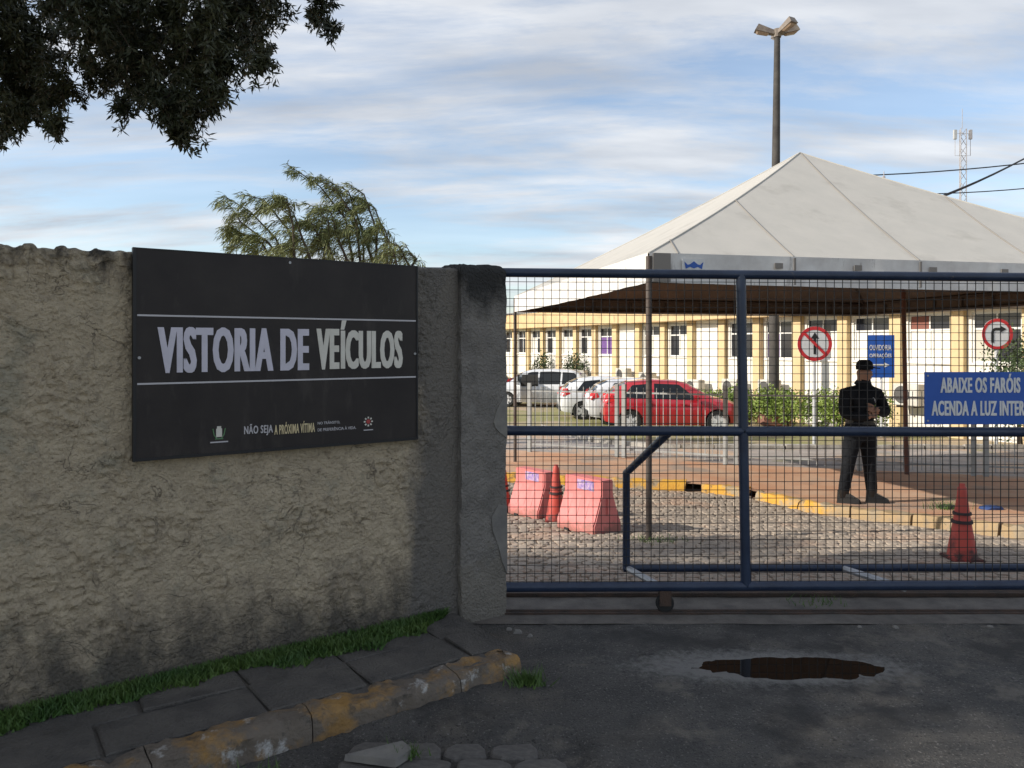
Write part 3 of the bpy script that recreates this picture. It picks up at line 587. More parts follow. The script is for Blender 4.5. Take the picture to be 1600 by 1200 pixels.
def shade_sheet(c0, c1, n=8):
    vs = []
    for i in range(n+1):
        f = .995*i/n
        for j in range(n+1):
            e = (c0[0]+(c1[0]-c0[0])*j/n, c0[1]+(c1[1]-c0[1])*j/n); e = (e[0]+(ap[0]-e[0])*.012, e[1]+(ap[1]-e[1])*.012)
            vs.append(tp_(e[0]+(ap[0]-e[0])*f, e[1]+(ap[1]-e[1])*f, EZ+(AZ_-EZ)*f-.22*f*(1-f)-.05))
    ob('shade_sheet', arr_mesh('shade_sheet', vs, grid_faces(n+1, n+1), shade_m, True), tent)
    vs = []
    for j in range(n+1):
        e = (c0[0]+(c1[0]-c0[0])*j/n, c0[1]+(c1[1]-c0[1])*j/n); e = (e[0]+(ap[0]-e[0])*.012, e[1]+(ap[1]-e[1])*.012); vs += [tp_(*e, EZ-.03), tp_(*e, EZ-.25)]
    ob('valance_shade_sheet', arr_mesh('valance_shade_sheet', vs, grid_faces(n+1, 2), shade_m, True), tent)
for k in range(4): shade_sheet(crn[k], crn[(k+1) % 4])
def tz(a_, f): return EZ+(AZ_-EZ)*f-.22*f*(1-f)
def seam(e0, f1, tx):
    pts_ = []
    for k in range(9):
        f = f1*k/8; a = e0+(tx-e0)*(f/f1); b = ap[1]*f; p = Vector(tp_(a, b, tz(a, f)+.004)); p += Vector((tu.y, -tu.x, 0))*.006; pts_.append(p)
    MB().tube(pts_, .007, 5).build('seam', seam_m, tent)
seam(3.02, .995, ap[0]); seam(1.55, .46, ap[0]*.46); seam(4.55, .60, TW-(TW-ap[0])*.60-.02); seam(.30, .10, .355); seam(6.0, .3, TW-(TW-ap[0])*.3-.02)
for k, f in ((0, 1), (1, 1), (3, 1)):
    pts_ = [Vector(tp_(crn[k][0]+(ap[0]-crn[k][0])*f_, crn[k][1]+(ap[1]-crn[k][1])*f_, tz(0, f_)+.004)) for f_ in np.linspace(0, 1, 10)]; MB().tube(pts_, .008, 5).build('hip_seam', canvas_m, tent)
def valance(c0, c1, nm='valance'):
    n = 40; vs = []
    for i in range(n+1):
        g_ = i/n; a = c0[0]+(c1[0]-c0[0])*g_; b = c0[1]+(c1[1]-c0[1])*g_; o_ = .012*math.sin(g_*37)+.01*math.sin(g_*91)
        for z, q in ((EZ+.004, 0), (EZ-.12, o_*.6), (EZ-.28-.02*math.sin(g_*math.pi), o_)):
            d = Vector((c1[1]-c0[1], -(c1[0]-c0[0]))).normalized(); vs.append(tp_(a+d.x*(q+.012), b+d.y*(q+.012), z))
    return ob(nm, arr_mesh(nm, vs, grid_faces(n+1, 3), val_m, True), tent)
for k in range(4): valance(crn[k], crn[(k+1) % 4])
for a in list(np.arange(.47, TW, .9)): MB().box(-.045, .045, -.03, -.024, EZ-.12, EZ-.065, M=Matrix.Translation(tp_(a, 0, 0)) @ Matrix.Rotation(math.atan2(tu.y, tu.x), 4, 'Z')).build('vent_flap', seam_m, tent)
for a in (1.55, 3.02, 4.55): MB().box(-.012, .012, -.028, -.022, EZ-.28, EZ-.01, M=Matrix.Translation(tp_(a, 0, 0)) @ Matrix.Rotation(math.atan2(tu.y, tu.x), 4, 'Z')).build('valance_seam', seam_m, tent)
lg = MB().box(.28, .52, -.032, -.026, EZ-.20, EZ-.05, M=Matrix.Translation(tp_(0.05, 0, 0)) @ Matrix.Rotation(math.atan2(tu.y, tu.x), 4, 'Z')); lg.build('maker_label', sign_white, tent)
LM = Matrix.Translation(tp_(0.05, 0, 0)) @ Matrix.Rotation(math.atan2(tu.y, tu.x), 4, 'Z')
lv = [(.30, EZ-.075), (.335, EZ-.105), (.36, EZ-.10), (.40, EZ-.07), (.44, EZ-.10), (.465, EZ-.105), (.50, EZ-.075), (.485, EZ-.145), (.44, EZ-.125), (.40, EZ-.14), (.36, EZ-.125), (.315, EZ-.145)]
MB().add([tuple(LM @ Vector((x, -.036, z))) for x, z in lv], [tuple(range(12))]).build('label_emblem', sign_blue, tent)
MB().box(-.02, .16, -.034, -.026, EZ-.27, EZ, M=LM).build('corner_patch', seam_m, tent)
pr = MB()
ctr = [(q[0]+(.07 if q[0] == 0 else -.07), q[1]+(.07 if q[1] == 0 else -.07)) for q in crn]
for k in range(4):
    a, b_ = ctr[k], ctr[(k+1) % 4]; pr.tube([tp_(*a, EZ-.06), tp_(*b_, EZ-.06)], .03, 6); pr.tube([tp_(*a, EZ-.26), tp_(*b_, EZ-.26)], .022, 6)
    for f in np.linspace(.1, .9, 9): q = (a[0]+(b_[0]-a[0])*f, a[1]+(b_[1]-a[1])*f); pr.tube([tp_(*q, EZ-.06), tp_(*q, EZ-.26)], .018, 5)
    pr.tube([tp_(*a, EZ-.05), tp_(ap[0], ap[1], AZ_-.12)], .03, 6)
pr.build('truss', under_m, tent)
for k, (a, b_) in enumerate([crn[0], crn[1], crn[3]]):
    p = tp_(a, b_, 0); m = MB().tube([(p[0], p[1], gz(p[1])-.02), (p[0], p[1], EZ-.03)], .030, 10); m.build('post', post_m, tent, smooth=40)
p = (6.27, 12.2); MB().tube([(p[0], p[1], gz(p[1])+.08), (p[0]-.06, p[1], EZ+.45)], .033, 10).build('post', post_red, tent, smooth=40)

# ------------------------------------------------------------------ barriers, cones, litter
def barrier(loc, rz, label):
    t = thing('plastic_barrier', label, 'barrier', loc, rz, None)
    # profile across x, extruded along y (y = away)
    prof = [(-.20, 0), (-.20, .10), (-.175, .15), (-.085, .40), (-.085, .55), (.085, .55), (.085, .40), (.175, .15), (.20, .10), (.20, 0)]
    L_ = .56; bm = bmesh.new(); fr = [bm.verts.new((x, -L_/2, z)) for x, z in prof]; bk_ = [bm.verts.new((x, L_/2, z)) for x, z in prof]; n_ = len(prof)
    bm.faces.new(fr); bm.faces.new(bk_[::-1])
    for i in range(n_): bm.faces.new((fr[i], bk_[i], bk_[(i+1) % n_], fr[(i+1) % n_]))
    bmesh.ops.recalc_face_normals(bm, faces=bm.faces); bmesh.ops.bevel(bm, geom=bm.edges[:], offset=.012, segments=2, affect='EDGES')
    me = bpy.data.meshes.new('body'); bm.to_mesh(me); bm.free(); me.materials.append(pink); me.polygons.foreach_set('use_smooth', [True]*len(me.polygons)); me.set_sharp_from_angle(angle=R(35)); ob('body', me, t)
    for k in range(3):   # slanted ribs on the long side
        y = -.13+k*.13; MB().add([(-.186, y, .13), (-.186, y+.05, .13), (-.092, y+.05, .38), (-.092, y, .38), (-.17, y, .12), (-.17, y+.05, .12), (-.07, y+.05, .38), (-.07, y, .38)], [(0,1,2,3),(0,4,5,1),(1,5,6,2),(2,6,7,3),(3,7,4,0)]).build('rib', pink, t)
    for k in (-1, 1): MB().box(-.208, -.12, k*.12-.035, k*.12+.035, -.005, .028).build('foot_slot', trim_m, t)
    MB().bbox(-.022, .022, -.295, -.265, .20, .37, .008).build('socket', pink, t)
    MB().box(-.088, -.083, -.17, .08, .43, .53).build('sticker', sticker, t)
    return t
barrier((.80, 8.02, gz(8.0)), R(38), 'pink plastic water barrier standing beside the tent post'); b1_ = barrier((.28, 9.25, gz(9.2)), R(38), 'pink plastic barrier with a pale hinge pin behind the red cone')
MB().tube([(.21, -.1, .20), (.21, -.1, .48)], .022, 8).lathe([(.03, .47), (.03, .52)], 10, o=(.21, -.1, 0)).build('hinge_pin', pole_w, b1_)
def cone(loc, h, label, rz=0, tilt=0):
    t = thing('traffic_cone', label, 'cone', loc, rz); t.rotation_euler = (0, tilt, rz); k = h/.62
    MB().lathe([(.125*k, .025), (.118*k, .05), (.10*k, .17), (.094*k, .175), (.064*k, .36), (.058*k, .365), (.034*k, .56), (.030*k, .60), (.022*k, .62)] if False else [(.115*k, .02*k), (.108*k, .06*k), (.082*k, .22*k), (.078*k, .24*k), (.060*k, .36*k), (.057*k, .38*k), (.036*k, .54*k), (.034*k, .585*k), (.024*k, .6*k), (.022*k, .62*k)], 24).build('cone_body', cone_m, t, smooth=40)
    MB().bbox(-.122*k, .122*k, -.122*k, .122*k, 0, .026*k, .008).build('base', cone_m, t)
    for z0, z1 in ((.37, .39), (.30, .325)): r0 = .118-.135*z0; r1 = .118-.135*z1; MB().lathe([((r0+.003)*k, z0*k), ((r1+.003)*k, z1*k)], 24).build('band', cone_dk, t)
cone((3.68, 6.28, gz(6.28)), .62, 'faded red traffic cone with sooty base near the gate'); cone((.50, 8.72, gz(8.72)), .64, 'red traffic cone squeezed between two pink barriers'); cone((-.10, 9.55, gz(9.55)), .55, 'dark dirty cone beside the gate pillar')
def rag(loc, c, label, r):
    bm = bmesh.new(); bmesh.ops.create_icosphere(bm, subdivisions=2, radius=r)
    for v in bm.verts:
        q = 1+.5*(float(vn(np.array(v.co.x*20+loc[0]), np.array(v.co.y*20+v.co.z*9), 5))-.5); v.co = Vector((v.co.x*1.5*q, v.co.y*q, max(v.co.z*.55*q, -.01)))
    me = bpy.data.meshes.new('litter'); bm.to_mesh(me); bm.free(); me.materials.append(c); o = ob('litter', me); o.location = loc; tag(o, label, 'litter')
rag((5.55, 8.9, gz(8.9)+.12), pm('rag_blue', (.03, .07, .22), (.02, .04, .12), 9, .8), 'crumpled blue cloth lying on the inner pavement', .085); rag((5.15, 9.05, gz(9.05)+.12), pm('rag_dark', (.03, .03, .035), None), 'dark crumpled bag lying beside the blue cloth', .07)

# ------------------------------------------------------------------ picket fence
pg = 'fence panels between pavement and inner road'
def fpanel(xa, xb, label):
    A = Vector((xa, fence_y(xa), 0)); B = Vector((xb, fence_y(xb), 0)); t = thing('picket_fence', label, 'fence', (A.x, A.y, gz(A.y)+.1), math.atan2((B-A).y, (B-A).x), pg)
    L_ = (B-A).length; dz = gz(B.y)-gz(A.y); H = 1.32
    for q in (0, L_): MB().box(q-.035, q+.035, -.03, .03, -.03+dz*q/L_, H+.06+dz*q/L_).build('post', fence_m, t)
    for zz in (.16, H-.10): MB().box(0, L_, -.012, .012, zz-.015, zz+.015).build('rail', fence_m, t).rotation_euler = (0, -math.atan2(dz, L_), 0)
    q = .13
    while q < L_-.06: MB().box(q-.006, q+.006, -.006, .006, .06+dz*q/L_, H+dz*q/L_).build('picket', fence_m, t); q += .13
for (xa, xb, lb) in ((.35, 1.98, 'grey picket fence panel in front of the white cars'), (2.10, 3.72, 'grey picket fence panel in front of the red car'), (3.88, 5.55, 'grey picket fence panel left of the guard'), (5.70, 7.22, 'grey picket fence panel behind the rusty tent post'), (7.38, 9.2, 'grey picket fence panel behind the blue gate sign')): fpanel(xa, xb, lb)

# ------------------------------------------------------------------ road signs, lamp, mast, cables
def roundsign(x, d, zc, r, kind, label):
    t = thing('traffic_sign', label, 'road sign', (x, d, gz(d))); zc = zc-gz(d)
    MB().tube([(0, .03, 0), (0, .03, zc+r*.8)], .035, 10).build('pole', pole_w, t, smooth=40)
    MB().lathe([(r, -.004), (r, .004)], 36, axis='y', o=(0, 0, zc)).build('plate', sign_white, t)
    ring = MB(); n_ = 40; vs = [((r-.001)*k*math.cos(2*math.pi*i/n_), -.008, zc+(r-.001)*k*math.sin(2*math.pi*i/n_)) for k in (1, .80) for i in range(n_)]; ring.add(vs, [(i, (i+1) % n_, n_+(i+1) % n_, n_+i) for i in range(n_)]).build('red_ring', sign_red, t)
    ar = MB()
    if kind == 'up': ar.box(-.028, .028, -.012, -.009, zc-r*.60, zc+r*.35).add([(-.09, -.0105, zc+r*.3), (.09, -.0105, zc+r*.3), (0, -.0105, zc+r*.66)], [(0, 1, 2)]); MB().box(-.03, .03, -.018, -.014, -r*.86, r*.86, M=Matrix.Translation((0, 0, zc)) @ Matrix.Rotation(R(-45), 4, 'Y')).build('red_slash', sign_red, t)
    else:
        pi_, po_ = [], []
        for a_ in np.linspace(180, 90, 8): pi_.append((-.03+.05*math.cos(R(a_)), -.012, zc+.03+.05*math.sin(R(a_)))); po_.append((-.03+.11*math.cos(R(a_)), -.012, zc+.03+.11*math.sin(R(a_))))
        pi_ = [(-.08, -.012, zc-r*.55)]+pi_+[(.06, -.012, zc+.08)]; po_ = [(-.14, -.012, zc-r*.55)]+po_+[(.06, -.012, zc+.14)]; k_ = len(pi_)
        ar.add(pi_+po_, [(i_, i_+1, k_+i_+1, k_+i_) for i_ in range(k_-1)]).add([(.06, -.012, zc+.03), (.06, -.012, zc+.19), (.20, -.012, zc+.11)], [(0, 1, 2)])
    ar.build('arrow', sign_black, t)
roundsign(6.70, 17.0, 1.66, .385, 'up', 'round no straight ahead sign with red ring and slash'); roundsign(10.74, 17.0, 1.875, .345, 'right', 'round turn right sign with black bent arrow')
ds = thing('direction_sign', 'small blue sign reading OUVIDORIA OPERAÇÕES with white arrow behind the guard', 'sign', (9.1, 19.6, gz(19.6)))
o0 = -gz(19.6)
MB().tube([(.34, .03, 0), (.34, .03, 1.9+o0)], .03, 8).build('pole', pole_w, ds); MB().bbox(-.03, .66, -.006, .006, .80+o0, 1.89+o0, .003).build('plate', sign_blue, ds)
for body, z0, z1 in (('OUVIDORIA', 1.50, 1.64), ('OPERAÇÕES', 1.29, 1.44)): ob('lettering', text_mesh(body, sign_white, .02, .58, z0+o0, z1+o0, .015), ds).location.y = -.008
MB().box(.06, .40, -.012, -.008, 1.10+o0, 1.15+o0).add([(.40, -.010, 1.06+o0), (.40, -.010, 1.19+o0), (.53, -.010, 1.125+o0)], [(0, 1, 2)]).build('arrow', sign_white, ds)
lp = thing('lamp_post', 'tall concrete lamp post with four floodlight heads behind the tent', 'lamp post', (8.05, 23.6, gz(23.6)))
HT = 11.95; MB().tube([(0, 0, -.05), (0, 0, 4), (.06, 0, 8), (.10, 0, HT)], [.165, .15, .125, .09], 14).build('pole', lamp_m, lp, smooth=40)
MB().bbox(-.42, .42, -.42, .42, 0, .32, .03).build('footing', pm('footing_brick', (.28, .13, .09), (.20, .10, .07), 5, .9), lp)
MB().bbox(-.06, .08, -.16, -.08, 6.95, 7.2, .01).build('junction_box', pole_w, lp)
for a in (172, 8, -62, 75):
    c_, s2 = math.cos(R(a)), math.sin(R(a)); M = Matrix.Translation((.10, 0, HT+.05)) @ Matrix.Scale(.88, 4) @ Matrix.Rotation(R(a), 4, 'Z') @ Matrix.Rotation(R(-16), 4, 'Y')
    h = MB().add([tuple(M @ Vector(p)) for p in ((.12,-.10,-.05),(.12,.10,-.05),(.78,.17,-.07),(.78,-.17,-.07),(.12,-.07,.10),(.12,.07,.10),(.72,.13,.17),(.72,-.13,.17))], [(0,3,2,1),(4,5,6,7),(0,1,5,4),(1,2,6,5),(2,3,7,6),(3,0,4,7)]).build('floodlight', lamp_h, lp)
    MB().add([tuple(M @ Vector(p)) for p in ((.28,-.11,-.066),(.28,.11,-.066),(.72,.14,-.078),(.72,-.14,-.078),(.32,-.06,-.12),(.32,.06,-.12),(.66,.09,-.13),(.66,-.09,-.13))], [(4,5,6,7),(0,1,5,4),(1,2,6,5),(2,3,7,6),(3,0,4,7)]).build('lens', lamp_glass, h)
MB().tube([(.10, 0, HT-.05), (.10, 0, HT+.2)], .12, 10).build('head_mount', lamp_h, lp)
tw = thing('lattice_mast', 'thin grey lattice radio mast far behind the tent', 'mast', (46.9, 80, -1)); twm = pm('mast_steel', (.42, .42, .44), (.34, .30, .30), 4, .6); H = 25.2; w_ = .38
cn = [(w_*math.cos(R(a)), w_*math.sin(R(a))) for a in (100, 220, 340)]
for c_ in cn: MB().tube([(c_[0], c_[1], 0), (c_[0], c_[1], H)], .045, 5).build('leg', twm, tw)
br = MB()
for k in range(3):
    a, b_ = cn[k], cn[(k+1) % 3]
    for i in range(28): br.tube([(*(a if i % 2 else b_), i*.9), (*(b_ if i % 2 else a), (i+1)*.9)], .028, 4)
br.build('bracing', twm, tw); MB().tube([(0, 0, H), (0, 0, H+2.1)], .03, 5).build('whip_antenna', twm, tw)
for a, b_ in ((-.75, pole_w), (.85, twm)): MB().tube([(0, 0, H-.5), (a, 0, H-.5), (a, 0, H-2.8), (0, 0, H-2.8)], .03, 5).build('antenna_bracket', twm, tw); MB().bbox(a-.16, a+.16, -.12, .12, H-1.1, H-.1, .03).build('panel_antenna', b_, tw)
cab = pm('cable_black', (.02, .02, .025), None, rough=.6)
for i, (p0, p1, d, r_, lb) in enumerate((((1200, 276), (1760, 233), 34, .028, 'upper thin overhead cable crossing the mast'), ((1280, 301), (1760, 275), 34, .024, 'lower thin overhead cable crossing the mast'), ((1380, 336), (1700, 190), 26, .030, 'thick steep overhead cable rising to the right'), ((1380, 340), (1700, 189), 26.3, .018, 'thin cable hanging under the thick steep cable'))):
    A, B = px(*p0, d), px(*p1, d); pts_ = [A.lerp(B, f)+Vector((0, 0, -.35*4*f*(1-f)*(1 if i < 2 else .9))) for f in np.linspace(0, 1, 14)]
    tag(MB().tube(pts_, r_, 5).build('overhead_cable', cab), lb, 'cable')
ant = thing('roof_antenna', 'tiny thin aerial poking above the tent edge', 'antenna', (px(1381, 300, 33).x, 33, -1)); MB().tube([(0, 0, 0), (0, 0, 10.1)], .02, 5).tube([(0, 0, 9.3), (0, 0, 9.9)], .06, 6).build('aerial_rod', twm, ant)

# ------------------------------------------------------------------ office building
bd = thing('office_building', 'long single storey white office building with ochre pilasters and cream fascia', 'building', (7.07, 30, -.95), math.atan2(-.911, .412))
bay = 1.845; B0, B1 = -11, 9; z0b = .95   # local z = world z + .95
xa, xb = B0*bay, B1*bay
WT = 2.58+z0b
blank = {0, -3}
w = MB()
def hole_wall(k):
    xl, xr = k*bay, (k+1)*bay
    if k in blank: w.box(xl, xr, 0, .18, -.3, WT); return None
    a, b_ = xl+.30, xr-.28; sill = 1.18+z0b; head = 2.47+z0b
    w.box(xl, a, 0, .18, -.3, WT); w.box(b_, xr, 0, .18, -.3, WT); w.box(a, b_, 0, .18, -.3, sill); w.box(a, b_, 0, .18, head, WT); return (a, b_, sill, head)
wins = {k: hole_wall(k) for k in range(B0, B1)}
w.box(xa, xa+.2, .18, 9, -.3, WT).box(xb-.2, xb, .18, 9, -.3, WT).box(xa, xb, 9, 9.2, -.3, WT)
w.build('wall', wall_w, bd); MB().box(xa+.2, xb-.2, 1.6, 1.7, -.3, WT).build('inner_wall', louvre_m, bd)
for k in range(B0, B1+1): MB().bbox(k*bay-.19, k*bay+.19, -.16, -.003, -.3, WT-.003, .01).build('pilaster', pil_y, bd)
MB().bbox(xa-.4, xb+.4, -.55, -.01, WT, WT+.82, .02).build('fascia', fas_m, bd); MB().box(xa-.4, xb+.4, -.008, 9.4, WT, WT+.14).build('eaves_slab', fas_m, bd)
rf = MB(); n_ = 260; vs = []
for i in range(n_+1):
    x = xa-.35+(xb-xa+.7)*i/n_; zz = .022*(1 if i % 2 else -1)
    vs += [(x, -.62, WT+.845+zz), (x, 4.6, WT+1.5+zz), (x, 9.6, WT+.845+zz)]
ob('roof', arr_mesh('roof', vs, grid_faces(n_+1, 3), roof_m), bd)
rw = random.Random(5)
for k, h in wins.items():
    if not h: continue
    a, b_, s0_, h0 = h; mid = (a+b_)/2; tz_ = s0_+(h0-s0_)*.67
    wo = MB().box(a, a+.05, .04, .12, s0_, h0).box(b_-.05, b_, .04, .12, s0_, h0).box(a+.05, b_-.05, .04, .12, s0_, s0_+.05).box(a+.05, b_-.05, .04, .12, h0-.05, h0).box(a+.05, b_-.05, .045, .115, tz_-.025, tz_+.025).box(mid-.025, mid+.025, .045, .115, s0_+.05, tz_-.025).box(mid-.02, mid+.02, .045, .115, tz_+.025, h0-.05).build('window', wframe, bd)
    for (p, q, r_, t_) in ((a+.05, mid-.025, s0_+.05, tz_-.025), (mid+.025, b_-.05, s0_+.05, tz_-.025), (a+.05, mid-.02, tz_+.025, h0-.05), (mid+.02, b_-.05, tz_+.025, h0-.05)):
        low = r_ < tz_-.1; mm = glass_d
        if low and k in (2, -4, 1) and rw.random() < .8: mm = curtain_p
        elif low and rw.random() < .38: mm = wall_w
        elif low and rw.random() < .2: mm = louvre_m
        if k == 5 and not low and p < mid-.3: mm = pane_r
        MB().box(p, q, .07, .085, r_, t_).build('pane', mm, wo)
    MB().bbox(a-.05, b_+.05, -.05, .04, s0_-.06, s0_-.004, .008).build('window_sill', wall_w, bd)
gac = 'air conditioner units on the office wall'
for i, (kk, zz, w2) in enumerate(((-4.4, .55, .8), (-2.35, .75, .85), (-1.35, .62, .9), (.35, .45, .85), (1.5, .55, .8), (2.5, .6, .8), (5.35, .7, .8))):
    M = bd.matrix_basis @ Matrix.Translation((kk*bay, -.42, zz+.25))
    lb = ['air conditioner unit beside small potted tree on office wall', 'white air conditioner unit beyond the first small tree', 'air conditioner unit under the tall dark window', 'air conditioner unit on the blank white panel', 'air conditioner unit behind the gate upright', 'air conditioner unit under the purple curtained window', 'air conditioner unit to the right of the rusty tent post'][i]
    t = thing('air_conditioner', lb, 'air conditioner', M.to_translation(), bd.rotation_euler.z, gac)
    MB().bbox(-w2/2, w2/2, -.15, .15, 0, .58, .015).build('casing', ac_m, t); MB().lathe([(.22, -.165), (.24, -.151)], 20, axis='y', o=(-.1, 0, .29)).build('fan_grille', ac_d, t)
    for q in (-.25, .25): MB().box(q-.02, q+.02, -.14, .255, -.05, -.002).build('bracket', rust, t)

# ------------------------------------------------------------------ leaves: hedges, shrubs, trees
def leaves(cent, rad, n, ln, wd, shell=.55, squash=(1, 1, 1), droop=0.0):
    """n leaf quads through an ellipsoid volume"""
    d = rng.normal(size=(n, 3)); d /= np.linalg.norm(d, axis=1)[:, None]; r = rng.uniform(shell, 1, n)**.7
    p = np.array(cent)+d*r[:, None]*rad*np.array(squash)
    a = rng.normal(size=(n, 3)); a[:, 2] -= droop; a /= np.linalg.norm(a, axis=1)[:, None]
    b = np.cross(a, rng.normal(size=(n, 3))); b /= np.linalg.norm(b, axis=1)[:, None]
    L_ = ln*rng.uniform(.6, 1.25, n)[:, None]; w2 = wd*rng.uniform(.7, 1.2, n)[:, None]
    return np.stack([p, p+a*L_*.5+b*w2*.5, p+a*L_, p+a*L_*.5-b*w2*.5], 1)
def leaf_obj(name, Q, mat, parent): Q = np.concatenate(Q) if isinstance(Q, list) else Q; return ob(name, arr_mesh(name, Q.reshape(-1, 3), np.arange(len(Q)*4).reshape(-1, 4), mat), parent)
def bush(x, y, z, rx, h, n, ln, mat, label, cat='hedge', group=None, name='hedge_bush'):
    t = thing(name, label, cat, (x, y, z), 0, group); Q = []
    for k in range(7):
        c = (random.uniform(-.55, .55)*rx, random.uniform(-.4, .4)*rx, h*random.uniform(.35, .72)); Q.append(leaves(c, rx*.62, n//7, ln, ln*.42, .25, (1, .9, h/rx*.5), -.5))
    leaf_obj('foliage', Q, mat, t); st = MB()
    for k in range(4): st.tube([(random.uniform(-.1, .1), random.uniform(-.1, .1), -.03), (random.uniform(-.4, .4)*rx, random.uniform(-.3, .3)*rx, h*.6)], [.025, .01], 5)
    st.build('stem', bark, t); return t
for i, kk in enumerate(np.linspace(2.5, 5.4, 7)):
    bx_, by_ = 7.07+.76*kk-1.9, 30-1.68*kk-.85
    bush(bx_, by_, gz(by_)-.06, .62, 1.25+.15*random.random(), 1300, .12, leaf_h, ['first bright hedge bush beside the lamp post footing', 'second hedge bush right of the lamp post', 'hedge bush left of the no straight ahead sign pole', 'hedge bush directly behind the no straight ahead sign pole', 'hedge bush just right of the no straight ahead sign pole', 'hedge bush just left of the guard', 'hedge bush seen behind the guard'][i], 'hedge', 'hedge bushes along the office')
for i, kk in enumerate((1.3, 1.9)):
    bx_, by_ = 7.07+.76*kk-1.7, 30-1.68*kk-.8; bush(bx_, by_, gz(by_)-.06, .6, 1.05, 1000, .12, leaf_h, ['low hedge bush beyond the bonnet of the red car', 'low hedge bush between the red car and the lamp post'][i], 'hedge', 'low bushes by the red car')
bush(10.95, 16.2, gz(16.2)-.06, .85, 2.75, 2600, .11, leaf_b, 'dark leafy shrub behind the turn right sign', 'shrub', None, 'shrub'); bush(11.6, 17.6, gz(17.6)-.06, .9, 3.0, 2200, .11, leaf_b, 'taller dark shrub close to the office wall behind the turn right sign', 'shrub', None, 'shrub')
bush(1.6, 40.5, -1.06, .75, 2.4, 900, .16, leaf_b, 'small round tree by the office wall above the white minivan', 'shrub', None, 'shrub'); bush(3.25, 37.6, -1.06, .9, 2.45, 1100, .16, leaf_b, 'wider small tree by the office wall behind the white cars', 'shrub', None, 'shrub')
# casuarinas bent by the wind
def casuarina(label, d, strands, nn):
    t = thing('casuarina_tree', label, 'tree', (px(strands[0][0][0], 0, d).x, d, -1)); st = MB(); Q = []; base = Vector(t.location)
    stem0 = px(strands[0][0][0]+12, 470, d)-base
    st.tube([(0.25, 0, 0), (.1, 0, stem0.z*.5), stem0], [.14, .11, .07], 8)
    for sidx, sp_ in enumerate(strands):
        dd = d+random.uniform(-.8, .8); P_ = [px(a+random.uniform(-9, 9), b+random.uniform(-7, 9), dd)-base for a, b in sp_]
        pts_ = []; 
        for i in range(len(P_)-1):
            for f in np.linspace(0, 1, 6, endpoint=False): pts_.append(P_[i].lerp(P_[i+1], f))
        pts_.append(P_[-1]); st.tube([stem0+Vector((0, dd-d, 0))*.3]+pts_, [.05]+list(np.linspace(.035, .006, len(pts_))), 5)
        paths = [pts_]
        for k in range(9):
            u0 = random.uniform(.12, .95); p0 = pts_[int(u0*(len(pts_)-1))]; ln = random.uniform(.35, .95)*(1.15-u0*.6); up_ = random.uniform(-.25, .75); sd_ = random.choice((-1, -1, -1, .6))
            paths.append([p0+Vector((sd_*ln*f*.75, random.uniform(-.05, .05)+ln*.3*f*(k % 3-1), ln*(up_*f-.55*f*f))) for f in np.linspace(0, 1, 7)])
        for pi, pp in enumerate(paths):
            if pi: st.tube(pp, list(np.linspace(.010, .003, len(pp))), 4)
            A_ = np.array([tuple(p) for p in pp]); m_ = int(nn*(.30 if pi == 0 else .085)); u = rng.uniform(0.05, 1, m_)*(len(A_)-1.001); i0 = u.astype(int); f = (u-i0)[:, None]; p = A_[i0]*(1-f)+A_[i0+1]*f; tan = A_[np.minimum(i0+2, len(A_)-1)]-A_[i0]; tan /= np.linalg.norm(tan, axis=1)[:, None]+1e-9
            p = p+rng.normal(size=(m_, 3))*.035
            a = tan*.7+np.array([-.45, 0, -.30])+rng.normal(size=(m_, 3))*.5; a /= np.linalg.norm(a, axis=1)[:, None]; b = np.cross(a, rng.normal(size=(m_, 3))); b /= np.linalg.norm(b, axis=1)[:, None]
            L_ = rng.uniform(.08, .24, m_)[:, None]; w2 = .009
            Q.append(np.stack([p, p+a*L_*.5+b*w2, p+a*L_+np.array([0, 0, -.04]), p+a*L_*.5-b*w2], 1))
    st.build('trunk', bark, t); leaf_obj('crown', Q, leaf_cas, t)
casuarina('feathery casuarina blown leftwards, its tip low, behind the banner wall', 17, [[(455, 420), (430, 365), (395, 325), (345, 297)], [(450, 420), (415, 375), (385, 340), (355, 318)], [(465, 420), (450, 365), (420, 315), (383, 300)], [(470, 420), (460, 350), (440, 315), (415, 310)], [(430, 420), (405, 385), (380, 365), (365, 358)], [(490, 420), (478, 365), (465, 335), (440, 318)], [(500, 420), (500, 380), (490, 350), (475, 345)], [(415, 425), (395, 400), (378, 380), (372, 362)], [(510, 425), (505, 390), (500, 365), (492, 350)]], 800)
casuarina('taller feathery casuarina with a long bent plume behind the banner wall', 17.5, [[(560, 420), (545, 340), (505, 290), (440, 262)], [(570, 420), (555, 350), (530, 300), (480, 275)], [(580, 420), (570, 345), (545, 300), (508, 281)], [(590, 425), (585, 360), (565, 305), (535, 285)], [(600, 425), (597, 370), (590, 330), (565, 300)], [(545, 425), (530, 370), (515, 335), (480, 312)], [(530, 425), (520, 385), (505, 350), (490, 325)], [(610, 425), (606, 390), (602, 355), (590, 335)], [(575, 425), (560, 380), (545, 330), (520, 300)]], 820)
casuarina('small sparse casuarina tip beside the larger ones behind the wall', 16.5, [[(640, 430), (635, 400), (628, 385), (620, 372)], [(645, 430), (643, 400), (640, 390), (632, 380)], [(628, 430), (622, 405), (615, 392), (612, 385)]], 260)
